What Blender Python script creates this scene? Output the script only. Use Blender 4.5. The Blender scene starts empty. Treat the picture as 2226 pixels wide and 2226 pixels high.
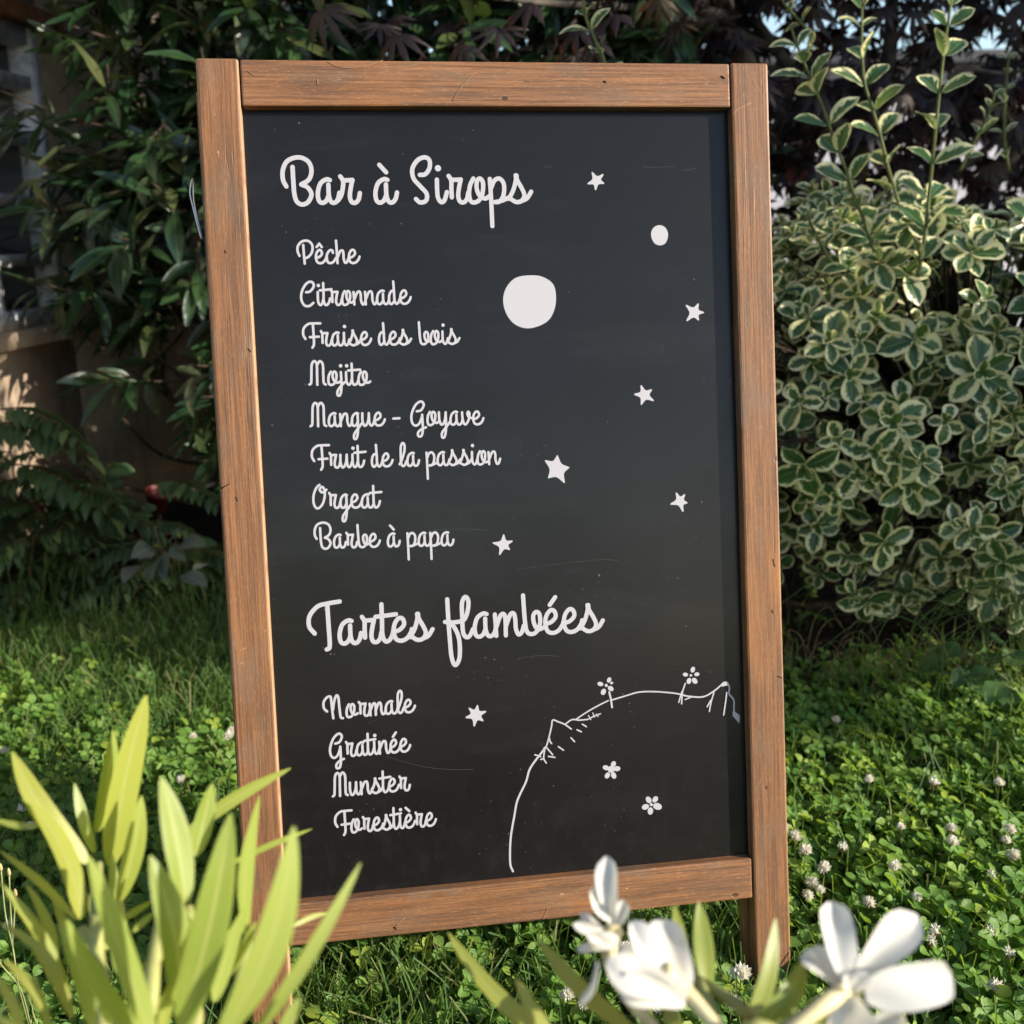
import bpy, bmesh, math, random
import numpy as np
from mathutils import Vector, Matrix

random.seed(7)
rng = np.random.default_rng(7)
S = bpy.context.scene
C = S.collection
R = math.radians

# ------------------------------------------------------------------ camera
F, PC = 2313.0, 1113.0                      # focal length and centre, in pixels of a 2226 px frame
CAMH = 0.90
UP = np.array([-0.01237518, -0.96584655, -0.25881905])     # world up seen by the camera (x right, y down, z forward)
Zc = UP / np.linalg.norm(UP)
Yc = np.array([0, 0, 1.0]); Yc = Yc - Zc * (Yc @ Zc); Yc /= np.linalg.norm(Yc)
Xc = np.cross(Yc, Zc)
A = np.stack([Xc, Yc, Zc])                  # camera vector -> world vector
CAM = np.array([0, 0, CAMH])

def ray(px, py):
    return A @ np.array([(px - PC) / F, (py - PC) / F, 1.0])
def at(px, py, d):
    """world point seen at a measured spot, d metres away along the ground"""
    r = ray(px, py)
    return CAM + r * (d / r[1])
def onground(px, py, z=0.0):
    r = ray(px, py)
    return CAM + r * ((z - CAMH) / r[2])

cam_d = bpy.data.cameras.new('camera')
cam = bpy.data.objects.new('camera', cam_d); C.objects.link(cam)
M = A @ np.diag([1, -1, -1.0])
cam.matrix_world = Matrix([[*M[0], CAM[0]], [*M[1], CAM[1]], [*M[2], CAM[2]], [0, 0, 0, 1]])
cam_d.sensor_width = 36; cam_d.lens = F / 2226 * 36
cam_d.clip_start = 0.05; cam_d.clip_end = 500
cam_d.dof.use_dof = True; cam_d.dof.focus_distance = 1.14; cam_d.dof.aperture_fstop = 6.0
S.camera = cam

# ------------------------------------------------------------------ the sign's pose (front frame, metres)
BW, BL = 0.62, 1.094
bo = np.array([-0.32767247, -0.47002213, 1.10002438])
bex = np.array([0.98899919, -0.04997923, 0.13922171])
bey = np.array([0.04159142, 0.99717667, 0.06252071])
bez = np.array([-0.14195337, -0.05604251, 0.98828563])
SX, SY, SZ = A @ bex, -(A @ bey), -(A @ bez)           # right, up along the stile, out towards the viewer
SO = CAM + A @ (bo + bey * BL)                         # foot of the left stile
SIGN = Matrix([[SX[0], SY[0], SZ[0], SO[0]], [SX[1], SY[1], SZ[1], SO[1]], [SX[2], SY[2], SZ[2], SO[2]], [0, 0, 0, 1]])
def board(px, py, z=0.0):
    """pixel -> (x, y) on the sign, in the plane z in front of its face"""
    d = np.array([(px - PC) / F, (py - PC) / F, 1.0])
    o = bo - bez * z
    k = (bez @ o) / (bez @ d)
    q = d * k - o
    return float(q @ bex), float(BL - q @ bey)

# ------------------------------------------------------------------ light
sun_dir = SX * 24.6 + SY * 7.4 + SZ * 15.0
sun_dir /= np.linalg.norm(sun_dir)
SUN_EL = math.asin(sun_dir[2]); SUN_AZ = math.atan2(sun_dir[0], sun_dir[1])
print('sun', math.degrees(SUN_EL), math.degrees(SUN_AZ), 'foot', SO)
W = bpy.data.worlds.new("World"); S.world = W; W.use_nodes = True
nt = W.node_tree
sky = nt.nodes.new('ShaderNodeTexSky'); sky.sky_type = 'NISHITA'; sky.sun_disc = False
sky.sun_elevation = SUN_EL; sky.sun_rotation = SUN_AZ
sky.air_density = 1.0; sky.dust_density = 0.6; sky.ozone_density = 1.0
nt.links.new(sky.outputs[0], nt.nodes['Background'].inputs[0])
nt.nodes['Background'].inputs[1].default_value = 0.15
sl = bpy.data.lights.new('sun', 'SUN'); sl.energy = 4.8; sl.angle = R(0.53); sl.color = (1.0, 0.92, 0.80)
sun = bpy.data.objects.new('sun', sl); C.objects.link(sun)
sun.rotation_euler = Vector(sun_dir).to_track_quat('Z', 'Y').to_euler()
S.view_settings.view_transform = 'Standard'; S.view_settings.look = 'None'
S.view_settings.exposure = 0.78; S.view_settings.gamma = 1.0
S.cycles.max_bounces = 8; S.cycles.transparent_max_bounces = 8

# ------------------------------------------------------------------ node helpers
class NT:
    def __init__(self, name):
        self.m = bpy.data.materials.new(name); self.m.use_nodes = True
        self.t = self.m.node_tree; self.t.nodes.clear()
        self.out = self.t.nodes.new('ShaderNodeOutputMaterial')
    def n(self, kind, **kw):
        nd = self.t.nodes.new(kind)
        for k, v in kw.items():
            if k == 'i':
                for a, b in v.items(): self.set(nd.inputs[a], b)
            else: setattr(nd, k, v)
        return nd
    def set(self, sock, v):
        if isinstance(v, bpy.types.NodeSocket): self.t.links.new(v, sock)
        elif isinstance(v, (tuple, list)) and len(v) == 3 and sock.type == 'RGBA': sock.default_value = (*v, 1)
        else: sock.default_value = v
    def math(self, op, a, b=0.0, c=None, clamp=False):
        nd = self.n('ShaderNodeMath', operation=op, use_clamp=clamp); self.set(nd.inputs[0], a); self.set(nd.inputs[1], b)
        if c is not None: self.set(nd.inputs[2], c)
        return nd.outputs[0]
    def mix(self, f, a, b, blend='MIX'):
        nd = self.n('ShaderNodeMix', data_type='RGBA', blend_type=blend)
        self.set(nd.inputs[0], f); self.set(nd.inputs[6], a); self.set(nd.inputs[7], b); return nd.outputs[2]
    def ramp(self, v, lo, hi, a=0.0, b=1.0):
        nd = self.n('ShaderNodeMapRange', interpolation_type='SMOOTHSTEP')
        for k, x in zip((0, 1, 2, 3, 4), (v, lo, hi, a, b)): self.set(nd.inputs[k], x)
        return nd.outputs[0]
    def noise(self, vec, scale, detail=3, rough=0.55, dist=0.0):
        nd = self.n('ShaderNodeTexNoise', i={'Scale': scale, 'Detail': detail, 'Roughness': rough, 'Distortion': dist})
        if vec is not None: self.set(nd.inputs['Vector'], vec)
        return nd.outputs['Fac']
    def obj(self): return self.n('ShaderNodeTexCoord').outputs['Object']
    def map(self, vec, scale=(1, 1, 1), rot=(0, 0, 0), loc=(0, 0, 0)):
        nd = self.n('ShaderNodeMapping'); self.set(nd.inputs['Vector'], vec)
        nd.inputs['Scale'].default_value = scale; nd.inputs['Rotation'].default_value = rot; nd.inputs['Location'].default_value = loc
        return nd.outputs[0]
    def bump(self, h, strength=0.3, dist=0.001):
        nd = self.n('ShaderNodeBump', i={'Strength': strength, 'Distance': dist, 'Height': h}); return nd.outputs[0]
    def principled(self, col, rough=0.5, spec=0.5, normal=None, **kw):
        nd = self.n('ShaderNodeBsdfPrincipled', i={'Base Color': col, 'Roughness': rough, 'Specular IOR Level': spec, **kw})
        if normal is not None: self.set(nd.inputs['Normal'], normal)
        return nd.outputs[0]
    def done(self, sh):
        self.t.links.new(sh, self.out.inputs[0]); return self.m

def plain(name, col, rough=0.6, spec=0.3, metal=0.0, var=0.25, scale=40):
    n = NT(name)
    f = n.noise(n.obj(), scale)
    c = n.mix(n.ramp(f, 0.3, 0.7), tuple(x * (1 - var) for x in col), tuple(min(1, x * (1 + var)) for x in col))
    return n.done(n.principled(c, rough, spec, Metallic=metal))

def leafmat(name, a, b, trans, tfac=0.35, rough=0.45, spec=0.4, rib=(0.3, 0.35, 0.15), ribw=0.05, ribf=0.6, back=None, veins=0.25, third=None, bumpy=0.35, tmix=0.5):
    """leaf: colour runs from a to b with each leaf's own tint, a paler midrib, fine side veins, light through the blade"""
    n = NT(name)
    at_ = n.n('ShaderNodeAttribute', attribute_name='tint').outputs['Fac']
    uv = n.n('ShaderNodeUVMap', uv_map='UVMap').outputs[0]
    sep = n.n('ShaderNodeSeparateXYZ'); n.set(sep.inputs[0], uv)
    au = n.math('ABSOLUTE', n.math('MULTIPLY_ADD', sep.outputs[0], 2.0, -1.0))
    col = n.mix(n.math('FRACT', n.math('MULTIPLY', at_, 3.0)), a, b)
    if third is not None:
        col = n.mix(n.ramp(at_, 0.80, 0.95), col, third)
    blot = n.noise(n.n('ShaderNodeTexCoord').outputs['Object'], 55.0, 2)
    col = n.mix(n.math('MULTIPLY', n.ramp(blot, 0.35, 0.75), 0.4), col, n.mix(0.5, col, b))
    w = n.n('ShaderNodeTexWave', wave_type='BANDS', bands_direction='Y', wave_profile='SIN',
            i={'Scale': 3.2, 'Distortion': 1.0, 'Detail': 1.0})
    comb = n.n('ShaderNodeCombineXYZ'); n.set(comb.inputs[1], n.math('SUBTRACT', n.math('MULTIPLY', sep.outputs[1], 1.3), n.math('MULTIPLY', au, 0.45)))
    n.set(w.inputs['Vector'], comb.outputs[0])
    vn = n.math('MULTIPLY', n.ramp(w.outputs['Fac'], 0.8, 1.0), veins)
    col = n.mix(vn, col, rib)
    col = n.mix(n.math('MULTIPLY', n.ramp(au, ribw, ribw * 2.2, 1.0, 0.0), ribf), col, rib)
    if back is not None:
        col = n.mix(n.math('MULTIPLY', n.n('ShaderNodeNewGeometry').outputs['Backfacing'], 0.75), col, back)
    nr = n.bump(n.math('ADD', n.math('MULTIPLY', w.outputs['Fac'], 0.3), n.math('MULTIPLY', blot, 0.5)), bumpy, 0.002)
    p = n.principled(col, rough, spec, nr)
    t = n.n('ShaderNodeBsdfTranslucent'); n.set(t.inputs[0], n.mix(tmix, n.mix(1.0, col, trans, 'MULTIPLY'), trans)) 
    mx = n.n('ShaderNodeMixShader'); mx.inputs[0].default_value = tfac
    n.t.links.new(p, mx.inputs[1]); n.t.links.new(t.outputs[0], mx.inputs[2])
    return n.done(mx.outputs[0])

# ------------------------------------------------------------------ mesh helpers
def mesh_np(name, V, quads=None, tris=None, uv=None, tint=None, smooth=True):
    me = bpy.data.meshes.new(name)
    V = np.asarray(V, np.float32)
    nq = 0 if quads is None else len(quads); ntri = 0 if tris is None else len(tris)
    idx = np.concatenate(([] if nq == 0 else [np.asarray(quads).ravel()]) + ([] if ntri == 0 else [np.asarray(tris).ravel()])).astype(np.int32)
    me.vertices.add(len(V)); me.vertices.foreach_set('co', V.ravel())
    me.loops.add(len(idx)); me.loops.foreach_set('vertex_index', idx)
    st = np.concatenate([np.arange(nq) * 4, nq * 4 + np.arange(ntri) * 3]).astype(np.int32)
    me.polygons.add(nq + ntri); me.polygons.foreach_set('loop_start', st)
    if smooth: me.polygons.foreach_set('use_smooth', np.ones(nq + ntri, bool))
    me.update(calc_edges=True)
    if uv is not None:
        l = me.uv_layers.new(name='UVMap'); l.data.foreach_set('uv', np.asarray(uv, np.float32)[idx].ravel())
    if tint is not None:
        a_ = me.attributes.new('tint', 'FLOAT', 'POINT'); a_.data.foreach_set('value', np.asarray(tint, np.float32))
    me.validate()
    return me
def link(name, me, mat, parent=None, loc=None):
    o = bpy.data.objects.new(name, me); C.objects.link(o)
    if mat is not None and len(me.materials) == 0: me.materials.append(mat)
    if parent is not None: o.parent = parent
    if loc is not None: o.location = loc
    return o
def tag(o, label=None, cat=None, group=None, kind=None):
    for k, v in (('label', label), ('category', cat), ('group', group), ('kind', kind)):
        if v: o[k] = v
    return o
def thing(name, label, cat, loc=(0, 0, 0), group=None):
    o = bpy.data.objects.new(name, None); C.objects.link(o); o.location = loc; o.empty_display_size = 0.1
    return tag(o, label, cat, group)

class MB:
    """collects tubes, boxes and sheets into one mesh"""
    def __init__(self): self.v = []; self.q = []; self.t = []; self.n = 0; self.uv = []; self.ti = []
    def add(self, V, quads=(), tris=(), uv=None, tint=0.5):
        V = np.asarray(V, float); k = self.n
        self.v.append(V); self.n += len(V)
        if len(quads): self.q.append(np.asarray(quads) + k)
        if len(tris): self.t.append(np.asarray(tris) + k)
        self.uv.append(np.full((len(V), 2), 0.5) if uv is None else np.asarray(uv)); self.ti.append(np.full(len(V), tint))
    def tube(self, pts, rad, ns=6, tint=0.5):
        P = np.asarray(pts, float); n = len(P)
        rad = np.full(n, rad) if np.isscalar(rad) else np.asarray(rad, float)
        T = np.gradient(P, axis=0); T /= np.linalg.norm(T, axis=1)[:, None] + 1e-12
        ref = np.array([0.13, 0.27, 0.95]) if abs(T[0][2]) < 0.9 else np.array([0.9, 0.3, 0.1])
        V = []
        for p, t, r in zip(P, T, rad):
            x = np.cross(ref, t); x /= np.linalg.norm(x) + 1e-12; y = np.cross(t, x); ref = np.cross(t, np.cross(ref, t)) if False else ref
            for k in range(ns):
                a = 2 * math.pi * k / ns; V.append(p + r * (math.cos(a) * x + math.sin(a) * y))
        Q = [(i * ns + k, i * ns + (k + 1) % ns, (i + 1) * ns + (k + 1) % ns, (i + 1) * ns + k) for i in range(n - 1) for k in range(ns)]
        V.append(P[0]); V.append(P[-1]); a0, a1 = n * ns, n * ns + 1
        Tr = [(a0, (k + 1) % ns, k) for k in range(ns)] + [(a1, (n - 1) * ns + k, (n - 1) * ns + (k + 1) % ns) for k in range(ns)]
        self.add(V, Q, Tr, tint=tint)
    def box(self, lo, hi):
        x0, y0, z0 = lo; x1, y1, z1 = hi
        V = [(x0, y0, z0), (x1, y0, z0), (x1, y1, z0), (x0, y1, z0), (x0, y0, z1), (x1, y0, z1), (x1, y1, z1), (x0, y1, z1)]
        self.add(V, [(0, 3, 2, 1), (4, 5, 6, 7), (0, 1, 5, 4), (1, 2, 6, 5), (2, 3, 7, 6), (3, 0, 4, 7)])
    def build(self, name, mat, parent=None, smooth=True, loc=None):
        me = mesh_np(name, np.concatenate(self.v), np.concatenate(self.q) if self.q else None, np.concatenate(self.t) if self.t else None,
                     np.concatenate(self.uv), np.concatenate(self.ti), smooth)
        return link(name, me, mat, parent, loc)

def bevel_box(name, lo, hi, mat, parent, bev=0.0015, segs=2, loc=None):
    bm = bmesh.new(); bmesh.ops.create_cube(bm, size=1)
    lo, hi = Vector(lo), Vector(hi)
    for v in bm.verts: v.co = Vector(((lo[i] + hi[i]) / 2 + v.co[i] * (hi[i] - lo[i])) for i in range(3))
    bmesh.ops.bevel(bm, geom=bm.edges[:], offset=bev, segments=segs, affect='EDGES', profile=0.5)
    me = bpy.data.meshes.new(name); bm.to_mesh(me); bm.free()
    return link(name, me, mat, parent, loc)

# ---- leaves: a template is (verts x,y,z with y along 0..1, quads, uv)
def template(wfun, nl=6, nw=1, fold=0.25, curl=0.25, wave=0.0, twist=0.0, cup=0.0):
    V, UV, Q = [], [], []
    m = 2 * nw + 1
    for i in range(nl + 1):
        v = i / nl; w = max(wfun(v), 0.012)
        for j in range(-nw, nw + 1):
            u = j / nw; x = u * w
            z = fold * abs(x) - curl * v * v + wave * math.sin(v * 13 + u * 2) * abs(u) + cup * x * x * 4
            a = twist * v
            V.append((x * math.cos(a) - 0 * z, v * (1 - 0.25 * curl * v), z + x * math.sin(a))); UV.append((u * .5 + .5, v))
    for i in range(nl):
        for j in range(m - 1):
            k = i * m + j; Q.append((k, k + 1, k + m + 1, k + m))
    return np.array(V), np.array(Q), np.array(UV)
def scatter(name, temps, loc, d, nrm, length, mat, parent=None, wid=None, tint=None, tris=False):
    """all the leaves of one plant as one mesh"""
    loc = np.asarray(loc, float); d = np.asarray(d, float); nrm = np.asarray(nrm, float); N = len(loc)
    length = np.full(N, length) if np.isscalar(length) else np.asarray(length, float)
    wid = np.ones(N) if wid is None else np.asarray(wid, float)
    tint = rng.random(N) if tint is None else np.asarray(tint, float)
    d = d / (np.linalg.norm(d, axis=1)[:, None] + 1e-9)
    x = np.cross(d, nrm); x /= np.linalg.norm(x, axis=1)[:, None] + 1e-9
    z = np.cross(x, d)
    pick = rng.integers(0, len(temps), N)
    Vs, Qs, Us, Ts, k = [], [], [], [], 0
    for ti, (V, Q, UV) in enumerate(temps):
        s = np.where(pick == ti)[0]
        if len(s) == 0: continue
        P = (loc[s][:, None, :] + length[s][:, None, None] * (V[None, :, 0:1] * wid[s][:, None, None] * x[s][:, None, :] + V[None, :, 1:2] * d[s][:, None, :] + V[None, :, 2:3] * z[s][:, None, :]))
        Vs.append(P.reshape(-1, 3)); n = len(V)
        Qs.append((Q[None] + (k + np.arange(len(s)) * n)[:, None, None]).reshape(-1, Q.shape[1]))
        Us.append(np.tile(UV, (len(s), 1))); Ts.append(np.repeat(tint[s], n)); k += len(s) * n
    me = mesh_np(name, np.concatenate(Vs), np.concatenate(Qs), None, np.concatenate(Us), np.concatenate(Ts))
    return link(name, me, mat, parent)
def unit(v): v = np.asarray(v, float); return v / (np.linalg.norm(v, axis=-1, keepdims=True) + 1e-9)
def rnd_dirs(N): return unit(rng.normal(size=(N, 3)))

lance = lambda k=0.12, p=0.45: (lambda v: k * (math.sin(math.pi * min(1, v) ** p) ** 0.9 if 0 < v < 1 else 0))
def ovate(k, peak=0.5, sharp=0.8):
    def f(v):
        t = v / peak * 0.5 if v < peak else 0.5 + (v - peak) / (1 - peak) * 0.5
        return k * max(0.0, math.sin(math.pi * t)) ** sharp
    return f

# ------------------------------------------------------------------ materials
def wood(name, axis, front):
    n = NT(name); o = n.obj()
    if axis == 'x': o = n.map(o, rot=(0, 0, R(90)), loc=(3.1, 1.7, 0))
    fine = n.noise(n.map(o, (420, 9, 120)), 1.0, 4, 0.62)
    mid = n.noise(n.map(o, (95, 2.6, 40)), 1.0, 4, 0.55, 0.6)
    broad = n.noise(n.map(o, (16, 3.0, 8)), 1.0, 3)
    blot = n.noise(n.map(o, (30, 12, 20), loc=(5, 2, 1)), 1.0, 3)
    c = n.mix(n.ramp(fine, 0.26, 0.72), (0.124, 0.056, 0.025), (0.295, 0.133, 0.056))
    c = n.mix(n.math('MULTIPLY', n.ramp(mid, 0.50, 0.70), 0.42), c, (0.110, 0.060, 0.036))
    c = n.mix(n.math('MULTIPLY', n.ramp(broad, 0.55, 0.74), 0.65), c, (0.46, 0.185, 0.050))
    c = n.mix(n.math('MULTIPLY', n.ramp(blot, 0.50, 0.68), 0.50), c, (0.185, 0.118, 0.075))
    mott = n.noise(n.map(o, (55, 7, 30), loc=(8, 1, 4)), 1.0, 4, 0.6, 0.4)
    c = n.mix(n.math('MULTIPLY', n.ramp(mott, 0.48, 0.66), 0.55), c, n.mix(0.55, c, (0.060, 0.042, 0.032)))
    pore = n.noise(n.map(o, (900, 130, 400)), 1.0, 2, 0.7)
    c = n.mix(n.math('MULTIPLY', n.ramp(pore, 0.52, 0.70), 0.30), c, n.mix(0.62, c, (0.02, 0.012, 0.008)))
    c = n.mix(n.math('MULTIPLY', n.ramp(pore, 0.30, 0.42, 1.0, 0.0), 0.30), c, (0.52, 0.29, 0.15))
    line = n.noise(n.map(o, (170, 1.3, 60), loc=(0, 9, 3)), 1.0, 2, 0.5, 0.3)
    lm = n.ramp(n.math('ABSOLUTE', n.math('SUBTRACT', line, 0.5)), 0.0, 0.012, 1.0, 0.0)
    c = n.mix(n.math('MULTIPLY', lm, 0.38), c, (0.055, 0.028, 0.016))
    # scuffs where the stain is gone, and dents
    sc = n.noise(n.map(o, (210, 60, 100), rot=(0, 0, R(32))), 1.0, 2)
    scm = n.math('MULTIPLY', n.ramp(sc, 0.735, 0.775), n.ramp(n.noise(o, 22.0, 1), 0.45, 0.6))
    c = n.mix(n.math('MULTIPLY', scm, 0.8), c, (0.62, 0.38, 0.22))
    vo = n.n('ShaderNodeTexVoronoi', feature='F1', i={'Scale': 1.0, 'Randomness': 1.0}); n.set(vo.inputs['Vector'], n.map(o, (42, 24, 42)))
    rc = n.n('ShaderNodeSeparateColor'); n.set(rc.inputs[0], vo.outputs['Color'])
    dent = n.math('MULTIPLY', n.ramp(vo.outputs['Distance'], 0.06, 0.12, 1.0, 0.0), n.ramp(rc.outputs[0], 0.86, 0.87))
    c = n.mix(n.math('MULTIPLY', dent, 0.85), c, (0.04, 0.022, 0.014))
    if axis == 'y':        # sunlit edge highlight painted in as a pale strip along the stiles
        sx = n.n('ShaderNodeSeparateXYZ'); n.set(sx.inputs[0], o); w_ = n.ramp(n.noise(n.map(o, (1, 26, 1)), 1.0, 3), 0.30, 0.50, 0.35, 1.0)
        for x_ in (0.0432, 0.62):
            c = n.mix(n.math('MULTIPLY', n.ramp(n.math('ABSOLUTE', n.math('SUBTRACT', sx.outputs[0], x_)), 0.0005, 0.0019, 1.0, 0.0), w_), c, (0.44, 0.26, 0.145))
    h = n.math('ADD', n.math('MULTIPLY', fine, 0.6), n.math('ADD', n.math('MULTIPLY', lm, -0.7), n.math('ADD', n.math('MULTIPLY', dent, -1.5), n.math('MULTIPLY', scm, -0.6))))
    nr = n.bump(h, 0.55, 0.0007)
    return n.done(n.principled(c, n.ramp(fine, 0.2, 0.8, 0.62, 0.42), 0.35, nr))
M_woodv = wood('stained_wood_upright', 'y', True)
M_woodh = wood('stained_wood_rail', 'x', True)

def panel_mat():
    n = NT('black_board'); o = n.obj()
    dust = n.noise(o, 7.0, 4, 0.6); streak = n.noise(n.map(o, (9, 40, 1), rot=(0, 0, R(8))), 1.0, 4, 0.6)
    c = n.mix(n.ramp(dust, 0.3, 0.75), (0.0072, 0.0064, 0.0064), (0.0108, 0.0098, 0.0098))
    c = n.mix(n.math('MULTIPLY', n.ramp(streak, 0.56, 0.78), 0.35), c, (0.017, 0.0175, 0.019))
    sp = n.noise(o, 260.0, 1); spm = n.math('MULTIPLY', n.ramp(sp, 0.735, 0.78), n.ramp(n.noise(o, 11.0, 3), 0.50, 0.66))
    c = n.mix(n.math('MULTIPLY', spm, 0.55), c, (0.24, 0.24, 0.24))
    gh = n.noise(n.map(o, (150, 70, 1), rot=(0, 0, R(-20))), 1.0, 3, 0.7)
    ghm = n.math('MULTIPLY', n.ramp(gh, 0.66, 0.74), n.ramp(n.noise(n.map(o, (6, 14, 1), loc=(2, 4, 0)), 1.0, 2), 0.55, 0.68))
    c = n.mix(n.math('MULTIPLY', ghm, 0.22), c, (0.10, 0.10, 0.10))
    wipe = n.noise(n.map(o, (3.5, 13, 1), rot=(0, 0, R(-12)), loc=(1, 5, 0)), 1.0, 5, 0.65, 0.5)
    c = n.mix(n.math('MULTIPLY', n.ramp(wipe, 0.52, 0.80), 0.5), c, (0.020, 0.0195, 0.020))
    sep = n.n('ShaderNodeSeparateXYZ'); n.set(sep.inputs[0], o)
    low = n.math('MULTIPLY', n.ramp(sep.outputs[1], 0.19, 0.40, 1.0, 0.0), n.ramp(n.noise(n.map(o, (60, 30, 1)), 1.0, 4, .7), 0.45, 0.75))
    c = n.mix(n.math('MULTIPLY', low, 0.16), c, (0.040, 0.038, 0.035))
    nr = n.bump(n.noise(o, 900.0, 2), 0.12, 0.0004)
    return n.done(n.principled(c, n.ramp(dust, 0.3, 0.7, 0.29, 0.22), 0.30, nr))
M_panel = panel_mat()
def paint_mat():
    n = NT('white_vinyl'); o = n.obj()
    c = n.mix(n.math('MULTIPLY', n.ramp(n.noise(o, 300.0, 2), 0.62, 0.75), 0.25), (0.415, 0.400, 0.425), (0.33, 0.32, 0.34))
    return n.done(n.principled(c, 0.5, 0.3))
M_paint = paint_mat()
M_scratch = plain('chalk_grey_scratch', (0.06, 0.06, 0.06), 0.7, 0.2)
M_steel = plain('galvanised_steel', (0.62, 0.62, 0.64), 0.35, 0.5, 0.9, 0.1, 200)

# ================================================================== SETTING
def ground_mat():
    n = NT('lawn_soil'); o = n.obj()
    a = n.noise(o, 9.0, 5, 0.6); b = n.noise(o, 70.0, 3)
    c = n.mix(n.ramp(a, 0.35, 0.65), (0.022, 0.030, 0.012), (0.035, 0.055, 0.016))
    c = n.mix(n.math('MULTIPLY', n.ramp(b, 0.5, 0.75), 0.5), c, (0.055, 0.042, 0.026))
    return n.done(n.principled(c, 0.95, 0.1, n.bump(b, 0.6, 0.01)))
g = MB(); g.add([(-60, -60, 0), (60, -60, 0), (60, 60, 0), (-60, 60, 0)], [(0, 1, 2, 3)])
tag(g.build('ground', ground_mat(), smooth=False), kind='structure')
def bed_mat():
    n = NT('bed_soil'); o = n.obj()
    b = n.noise(o, 45.0, 5, 0.7)
    c = n.mix(n.ramp(b, 0.35, 0.7), (0.018, 0.012, 0.008), (0.050, 0.036, 0.024))
    return n.done(n.principled(c, 0.95, 0.1, n.bump(b, 0.9, 0.02)))
bd = MB()                                   # soil under the shrubs, ragged front edge
xs = np.linspace(-3.0, 4.5, 120)
ed = 2.36 - 0.42 / (1 + np.exp(-(xs - 0.15) * 9)) + 0.03 * np.sin(xs * 13) + 0.02 * np.sin(xs * 31 + 1)
V = np.concatenate([np.stack([xs, ed, np.full_like(xs, 0.004)], 1), np.stack([xs, np.full_like(xs, 7.0), np.full_like(xs, 0.004)], 1)])
bd.add(V, [(i, i + 1, 121 + i, 120 + i) for i in range(119)])
tag(bd.build('flower_bed_soil', bed_mat(), smooth=False), kind='structure')

# ---- house on the left with its gridded window
def plaster(name, a, b, sc=18):
    n = NT(name); o = n.obj(); f = n.noise(o, sc, 5, 0.65); g_ = n.noise(o, 220, 2)
    st = n.noise(n.map(o, (9, 9, 1.2)), 1.0, 3)
    c = n.mix(n.ramp(f, 0.3, 0.7), a, b); c = n.mix(n.math('MULTIPLY', n.ramp(st, 0.52, 0.7), 0.4), c, tuple(x * 0.6 for x in a))
    return n.done(n.principled(c, 0.9, 0.1, n.bump(g_, 0.4, 0.003)))
M_beige = plaster('beige_render', (0.33, 0.245, 0.17), (0.43, 0.33, 0.235))
house = thing('house', 'beige rendered house corner with a gridded window behind the laurel', 'house', (-1.58, 0, 0))
wd = unit(np.array([0.10, 1.0, 0.0])); wn = np.array([wd[1], -wd[0], 0])      # along the wall; out of it (towards the garden)
house.rotation_euler = (0, 0, -math.atan2(wd[0], wd[1]))
# in the house's own axes: x out of the wall, y along it
WY0, WY1, WZ0, WZ1 = 2.02, 3.14, 0.655, 1.43
hw = MB()
for lo, hi in (((-0.30, 1.2, 0), (0, WY0, 3.2)), ((-0.30, WY1, 0), (0, 6.0, 3.2)), ((-0.30, WY0, 0), (0, WY1, WZ0)), ((-0.30, WY0, WZ1), (0, WY1, 3.2))):
    hw.box(lo, hi)
hw.build('wall', M_beige, house, False)
win = MB(); pn = MB()
fr = lambda lo, hi: win.box(lo, hi)
fr((-0.10, WY0, WZ0), (-0.006, WY0 + .05, WZ1)); fr((-0.10, WY1 - .05, WZ0), (-0.006, WY1, WZ1))
fr((-0.10, WY0 + .05, WZ0), (-0.006, WY1 - .05, WZ0 + .045)); fr((-0.10, WY0 + .05, WZ1 - .045), (-0.006, WY1 - .05, WZ1))
for z in (0.83, 0.985, 1.145, 1.29): fr((-0.09, WY0 + .05, z - .015), (-0.010, WY1 - .05, z + .015))
for y in (WY0 + .30, WY0 + .55, WY0 + .80): fr((-0.087, y - .011, WZ0 + .045), (-0.013, y + .011, WZ1 - .045))
wf = win.build('window', plain('grey_white_frame_paint', (0.78, 0.77, 0.78), 0.5, 0.4), house, False)
pn.box((-0.072, WY0 + .05, WZ0 + .045), (-0.066, WY1 - .05, WZ1 - .045))
n = NT('dark_window_glass'); link_p = pn.build('pane', n.done(n.principled((0.012, 0.014, 0.016), 0.06, 0.6)), wf, False)
bevel_box('lintel', (-0.02, WY0 - .12, WZ1 + .005), (0.03, WY1 + .10, WZ1 + .05), plain('orange_brown_lintel_paint', (0.26, 0.10, 0.03), 0.6), house, 0.004)
bevel_box('sill', (-0.04, WY0 - .03, WZ0 - .045), (0.035, WY1 + .03, WZ0 - .002), M_beige, house, 0.004)

# ---- white garage far behind the maple
gar = thing('garage', 'white rendered garage wall seen through the dark maple', 'garage', (3.2, 8.5, 0))
bevel_box('wall', (-2.4, 0, 0), (4.5, 4.0, 2.02), plaster('white_render', (0.60, 0.58, 0.64), (0.68, 0.66, 0.72), 6), gar, 0.01)
bevel_box('roof_edge', (-2.55, -0.15, 2.022), (4.65, 4.1, 2.11), plain('dark_metal_coping', (0.09, 0.09, 0.10), 0.5), gar, 0.01)

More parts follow.
